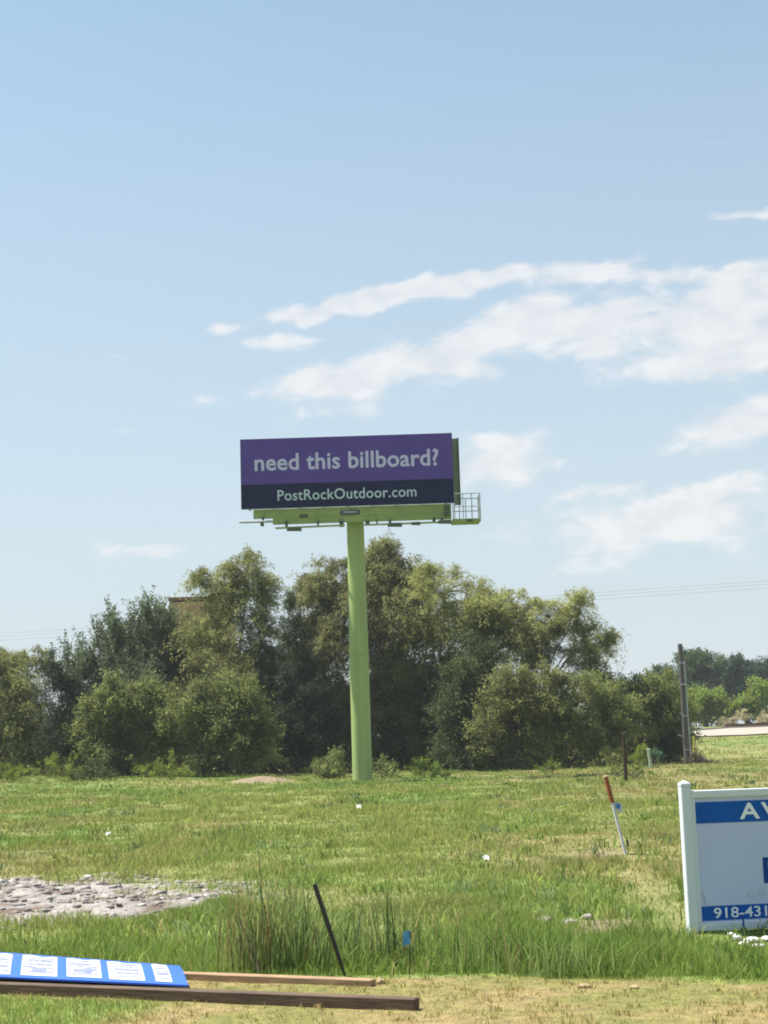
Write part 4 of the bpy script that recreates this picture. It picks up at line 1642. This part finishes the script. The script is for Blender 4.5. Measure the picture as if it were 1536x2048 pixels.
def buildings():
    Y = 135
    a, b = at(338, 1198, Y), at(455, 1198, Y)
    g = foot(338, Y)
    root = thing('brick_building', Vector((a.x, Y, g.z)), 'brown brick block of a building rising behind the tall left tree', 'building')
    m = MB()
    m.box(((a.x + b.x) / 2, Y + 3, (a.z + g.z - 1) / 2 - .15), (b.x - a.x, 6, a.z - g.z + .7), None, .02)
    m.build('wall', M['brick'], root)
    m = MB()
    m.box(((a.x + b.x) / 2, Y + 3, a.z - .02), (b.x - a.x + .16, 6.16, .34), None, .02)
    m.build('coping', M['coping'], root)
    Y = 165
    a, b = at(1180, 1368, Y), at(1262, 1364, Y)
    g = foot(1215, Y)
    root = thing('low_house', Vector(((a.x + b.x) / 2, Y, g.z)), 'low house with a brown roof just showing over the bushes, right of the willow', 'house')
    ez = a.z - 1.6
    m = MB()
    m.box(((a.x + b.x) / 2, Y + 4, (g.z + ez) / 2 - .1), (b.x - a.x - .8, 7, ez - g.z + .2))
    m.build('wall', M['tanwall'], root)
    m = MB()
    x0, x1 = a.x - .2, b.x + .2
    V = [(x0, Y, ez), (x1, Y, ez), (x1, Y + 8, ez), (x0, Y + 8, ez), (x0 + .1, Y + 4, a.z), (x1 - .1, Y + 4, a.z),
         (x0, Y, ez - .2), (x1, Y, ez - .2), (x1, Y + 8, ez - .2), (x0, Y + 8, ez - .2)]
    m.add(V, [(0, 1, 5, 4), (2, 3, 4, 5), (1, 2, 5), (3, 0, 4), (0, 6, 7, 1), (1, 7, 8, 2), (2, 8, 9, 3), (3, 9, 6, 0), (9, 8, 7, 6)])
    m.build('roof', M['brownroof'], root)


buildings()


# ------------------------------------------------------------------ reeds and small things near the verge
def reed_clump(px, py, sp, n, hmin, hmax, seed, label, dark=1.0, tan=.05, stalks=()):
    gr = np.random.default_rng(seed)
    b = ground(px, py)
    root = thing('reed_clump', b, label, 'reeds', 'reeds along the ditch')
    s = 10.9 / FPX
    x = b.x + gr.normal(size=n) * sp * s * .5
    y = b.y + .15 + np.abs(gr.normal(size=n)) * .28
    h = gr.uniform(hmin, hmax, n) * (1 - .3 * np.abs(x - b.x) / (sp * s))
    w = gr.uniform(.006, .012, n)
    a = gr.uniform(0, 6.28, n)
    lean = gr.uniform(.02, .6, n) ** 1.1
    la = gr.uniform(0, 6.28, n)
    K = 6
    z = height(x, y) - .02
    V = np.zeros((n, K + 1, 2, 3))
    for k in range(K + 1):
        t = k / K
        ox = np.cos(la) * lean * h * t ** 2.2
        oy = np.sin(la) * lean * h * t ** 2.2
        zz = z + h * (t - .28 * lean * t ** 3)
        ww = w * (1 - t ** 3) * .5 + .0006
        V[:, k, 0] = np.stack([x + ox - np.cos(a) * ww, y + oy - np.sin(a) * ww, zz], 1)
        V[:, k, 1] = np.stack([x + ox + np.cos(a) * ww, y + oy + np.sin(a) * ww, zz], 1)
    base = np.arange(n)[:, None] * (K + 1) * 2
    f = np.stack([np.stack([base[:, 0] + k * 2, base[:, 0] + k * 2 + 1, base[:, 0] + k * 2 + 3, base[:, 0] + k * 2 + 2], 1) for k in range(K)], 1).reshape(-1, 4)
    c = np.tile(np.array([.25, .32, .105]) * dark, (n, 1)) * gr.uniform(.45, 1.5, n)[:, None]
    c[gr.random(n) < .15] *= np.array([.5, .55, .5])
    tn = gr.random(n) < tan
    c[tn] = np.array([.32, .24, .10]) * gr.uniform(.7, 1.3, tn.sum())[:, None]
    raw_mesh('leaves', V.reshape(-1, 3), 4, M['blade'], root, col=np.repeat(c, K, 0), f=f)
    if stalks:
        m = MB()
        for (sx, sy, tx, ty) in stalks:
            p = ground(sx, sy)
            t = at(tx, ty, p.y + .1)
            m.tube([p, (p + t) / 2 + Vector((.01, 0, 0)), t], [.006, .005, .003], 5)
        m.build('stalks', M['bark'], root)
    return root


reed_clump(500, 1955, 85, 135, 0.54, 1.04, 201, 'tall reed clump at the left with dry tan leaves and thin dark stalks', .8, .22,
           ((515, 1950, 478, 1836), (520, 1952, 498, 1858), (528, 1946, 517, 1700)))
reed_clump(575, 1950, 90, 150, 0.48, 0.92, 202, 'thick reed clump directly left of the black leaning rod', .85, .05)
reed_clump(655, 1942, 85, 140, 0.36, 0.67, 203, 'short reed clump behind the black leaning rod', 1.0, .05)
reed_clump(775, 1946, 95, 170, 0.38, 0.81, 204, 'grey-green reed clump around the small blue flag', .95, .03, ((700, 1940, 725, 1800),))
reed_clump(945, 1955, 50, 36, 0.26, 0.56, 205, 'sparse thin reed tuft right of the blue flag', .85, .1)
reed_clump(1130, 1962, 130, 150, 0.20, 0.38, 206, 'dark lush grass tuft below the bare dirt patch', 1.05, .02)
reed_clump(1010, 1960, 36, 24, 0.30, 0.51, 207, 'sparse upright stems left of the dark lush tuft', .9, .1)


def rock(name, label, cat, px, py, size, seed, m, group, flat=.55):
    import bmesh
    g = ground(px, py)
    gr = random.Random(seed)
    bm = bmesh.new()
    bmesh.ops.create_icosphere(bm, subdivisions=2, radius=1)
    for v in bm.verts:
        k = 1 + .28 * (vnoise(v.co.x * 1.6 + seed, v.co.y * 1.6 + v.co.z, seed) - .5) * 2 + gr.uniform(-.07, .07)
        v.co = Vector((v.co.x * size[0] * k, v.co.y * size[1] * k, v.co.z * size[2] * k))
    me = bpy.data.meshes.new(name)
    bm.to_mesh(me)
    bm.free()
    me.materials.append(m)
    o = bpy.data.objects.new(name, me)
    COL.objects.link(o)
    o.location = g + Vector((0, 0, size[2] * flat))
    o.rotation_euler = (0, 0, gr.uniform(0, 3))
    tag(o, label, cat, group)
    return o


RK = 'white rocks by the sign foot'
for lab, px, py, size in (
    ('long white rock lying nearest the camera below the sign', 1518, 1896, (.07, .04, .022)),
    ('small white rock left of the dark spike below the sign', 1472, 1880, (.05, .04, .025)),
    ('broad white slab in the middle of the white rocks below the sign', 1504, 1884, (.065, .045, .024)),
    ('white rock at the right edge tucked against the bottom rail', 1534, 1882, (.05, .04, .024)),
    ('little white rock in front of the dark spike', 1487, 1892, (.045, .035, .025)),
    ('white stone chip nearest the left of the white rock pile', 1463, 1872, (.03, .03, .02)),
):
    rock('rock', lab, 'rock', px, py, size, int(px), M['rock'], RK, .7)
RD = 'pale rocks in the dirt patch'
rock('rock', 'flat pale grey rock at the right of the bare dirt patch', 'rock', 1176, 1838, (.07, .05, .025), 11, M['rubble'], RD, .9)
rock('rock', 'grey rock half sunk at the left of the bare dirt patch', 'rock', 1092, 1846, (.11, .07, .035), 12, M['rubble'], RD, .9)
rock('rock', 'grey broken rock in the middle of the bare dirt patch', 'rock', 1138, 1852, (.09, .06, .035), 13, M['rubble'], RD, .9)
rock('clod', 'tan dry clod on the verge edge below the dark lush tuft', 'clod', 1168, 1975, (.05, .03, .018), 21, M['clod'], 'clods on the verge')
rock('clod', 'pale tan dry clod on the verge edge, the right one of two', 'clod', 1270, 1977, (.036, .026, .016), 22, M['clod'], 'clods on the verge')
rock('clod', 'small clod of earth at the end of the pale timber', 'clod', 762, 1968, (.035, .03, .03), 23, M['clod'], 'clods on the verge')


def spike():
    b = ground(1488, 1872)
    root = thing('metal_spike', b, 'short dark metal spike standing before the phone number', 'spike')
    t = at(1486, 1832, b.y)
    m = MB()
    m.tube([b - Vector((0, 0, .03)), (b + t) / 2, t], [.011, .010, .006], 8)
    m.build('rod', M['signnavy'], root)
    m = MB()
    c = b + (t - b) * .35
    m.tube([c - Vector((0, 0, .012)), c + Vector((0, 0, .012))], .018, 8)
    m.build('collar', M['black'], root)


spike()


def scrap(px, py, s, label, dz=.12):
    b = ground(px, py)
    gr = np.random.default_rng(px)
    m = MB()
    n = 4
    V = [(b.x + (i / n - .5) * s + gr.normal() * s * .06, b.y + (j / n - .5) * s * .6 + gr.normal() * s * .06,
          b.z + dz * .5 + gr.normal() * s * .14 + s * .6 * j / n) for i in range(n + 1) for j in range(n + 1)]
    F = [(i * (n + 1) + j, (i + 1) * (n + 1) + j, (i + 1) * (n + 1) + j + 1, i * (n + 1) + j + 1) for i in range(n) for j in range(n)]
    k = len(V)
    m.add(V + [(x, y + .004, z - .004) for x, y, z in V], F + [tuple(k + q for q in reversed(f)) for f in F])
    tag(m.build('paper_scrap', M['paper']), label, 'litter', 'white scraps in the field')


scrap(973, 1728, .085, 'bright white paper scrap in the grass right of the reeds')
scrap(718, 1622, .14, 'tiny white scrap in the grass in front of the green pole')
scrap(216, 1676, .09, 'tiny white scrap in the grass above the rubble patch')


# ------------------------------------------------------------------ thin summer air
def haze():
    m = bpy.data.materials.new('haze')
    m.use_nodes = True
    nt = m.node_tree
    nt.nodes.clear()
    out = nt.nodes.new('ShaderNodeOutputMaterial')
    v = nt.nodes.new('ShaderNodeVolumePrincipled')
    v.inputs['Color'].default_value = (.86, .92, 1.0, 1)
    v.inputs['Density'].default_value = HAZE
    nt.links.new(v.outputs[0], out.inputs['Volume'])
    b = MB()
    b.box((0, 1700, 30), (7800, 3900, 70))
    tag(b.build('haze', m), kind='stuff')


HAZE = .00028
haze()
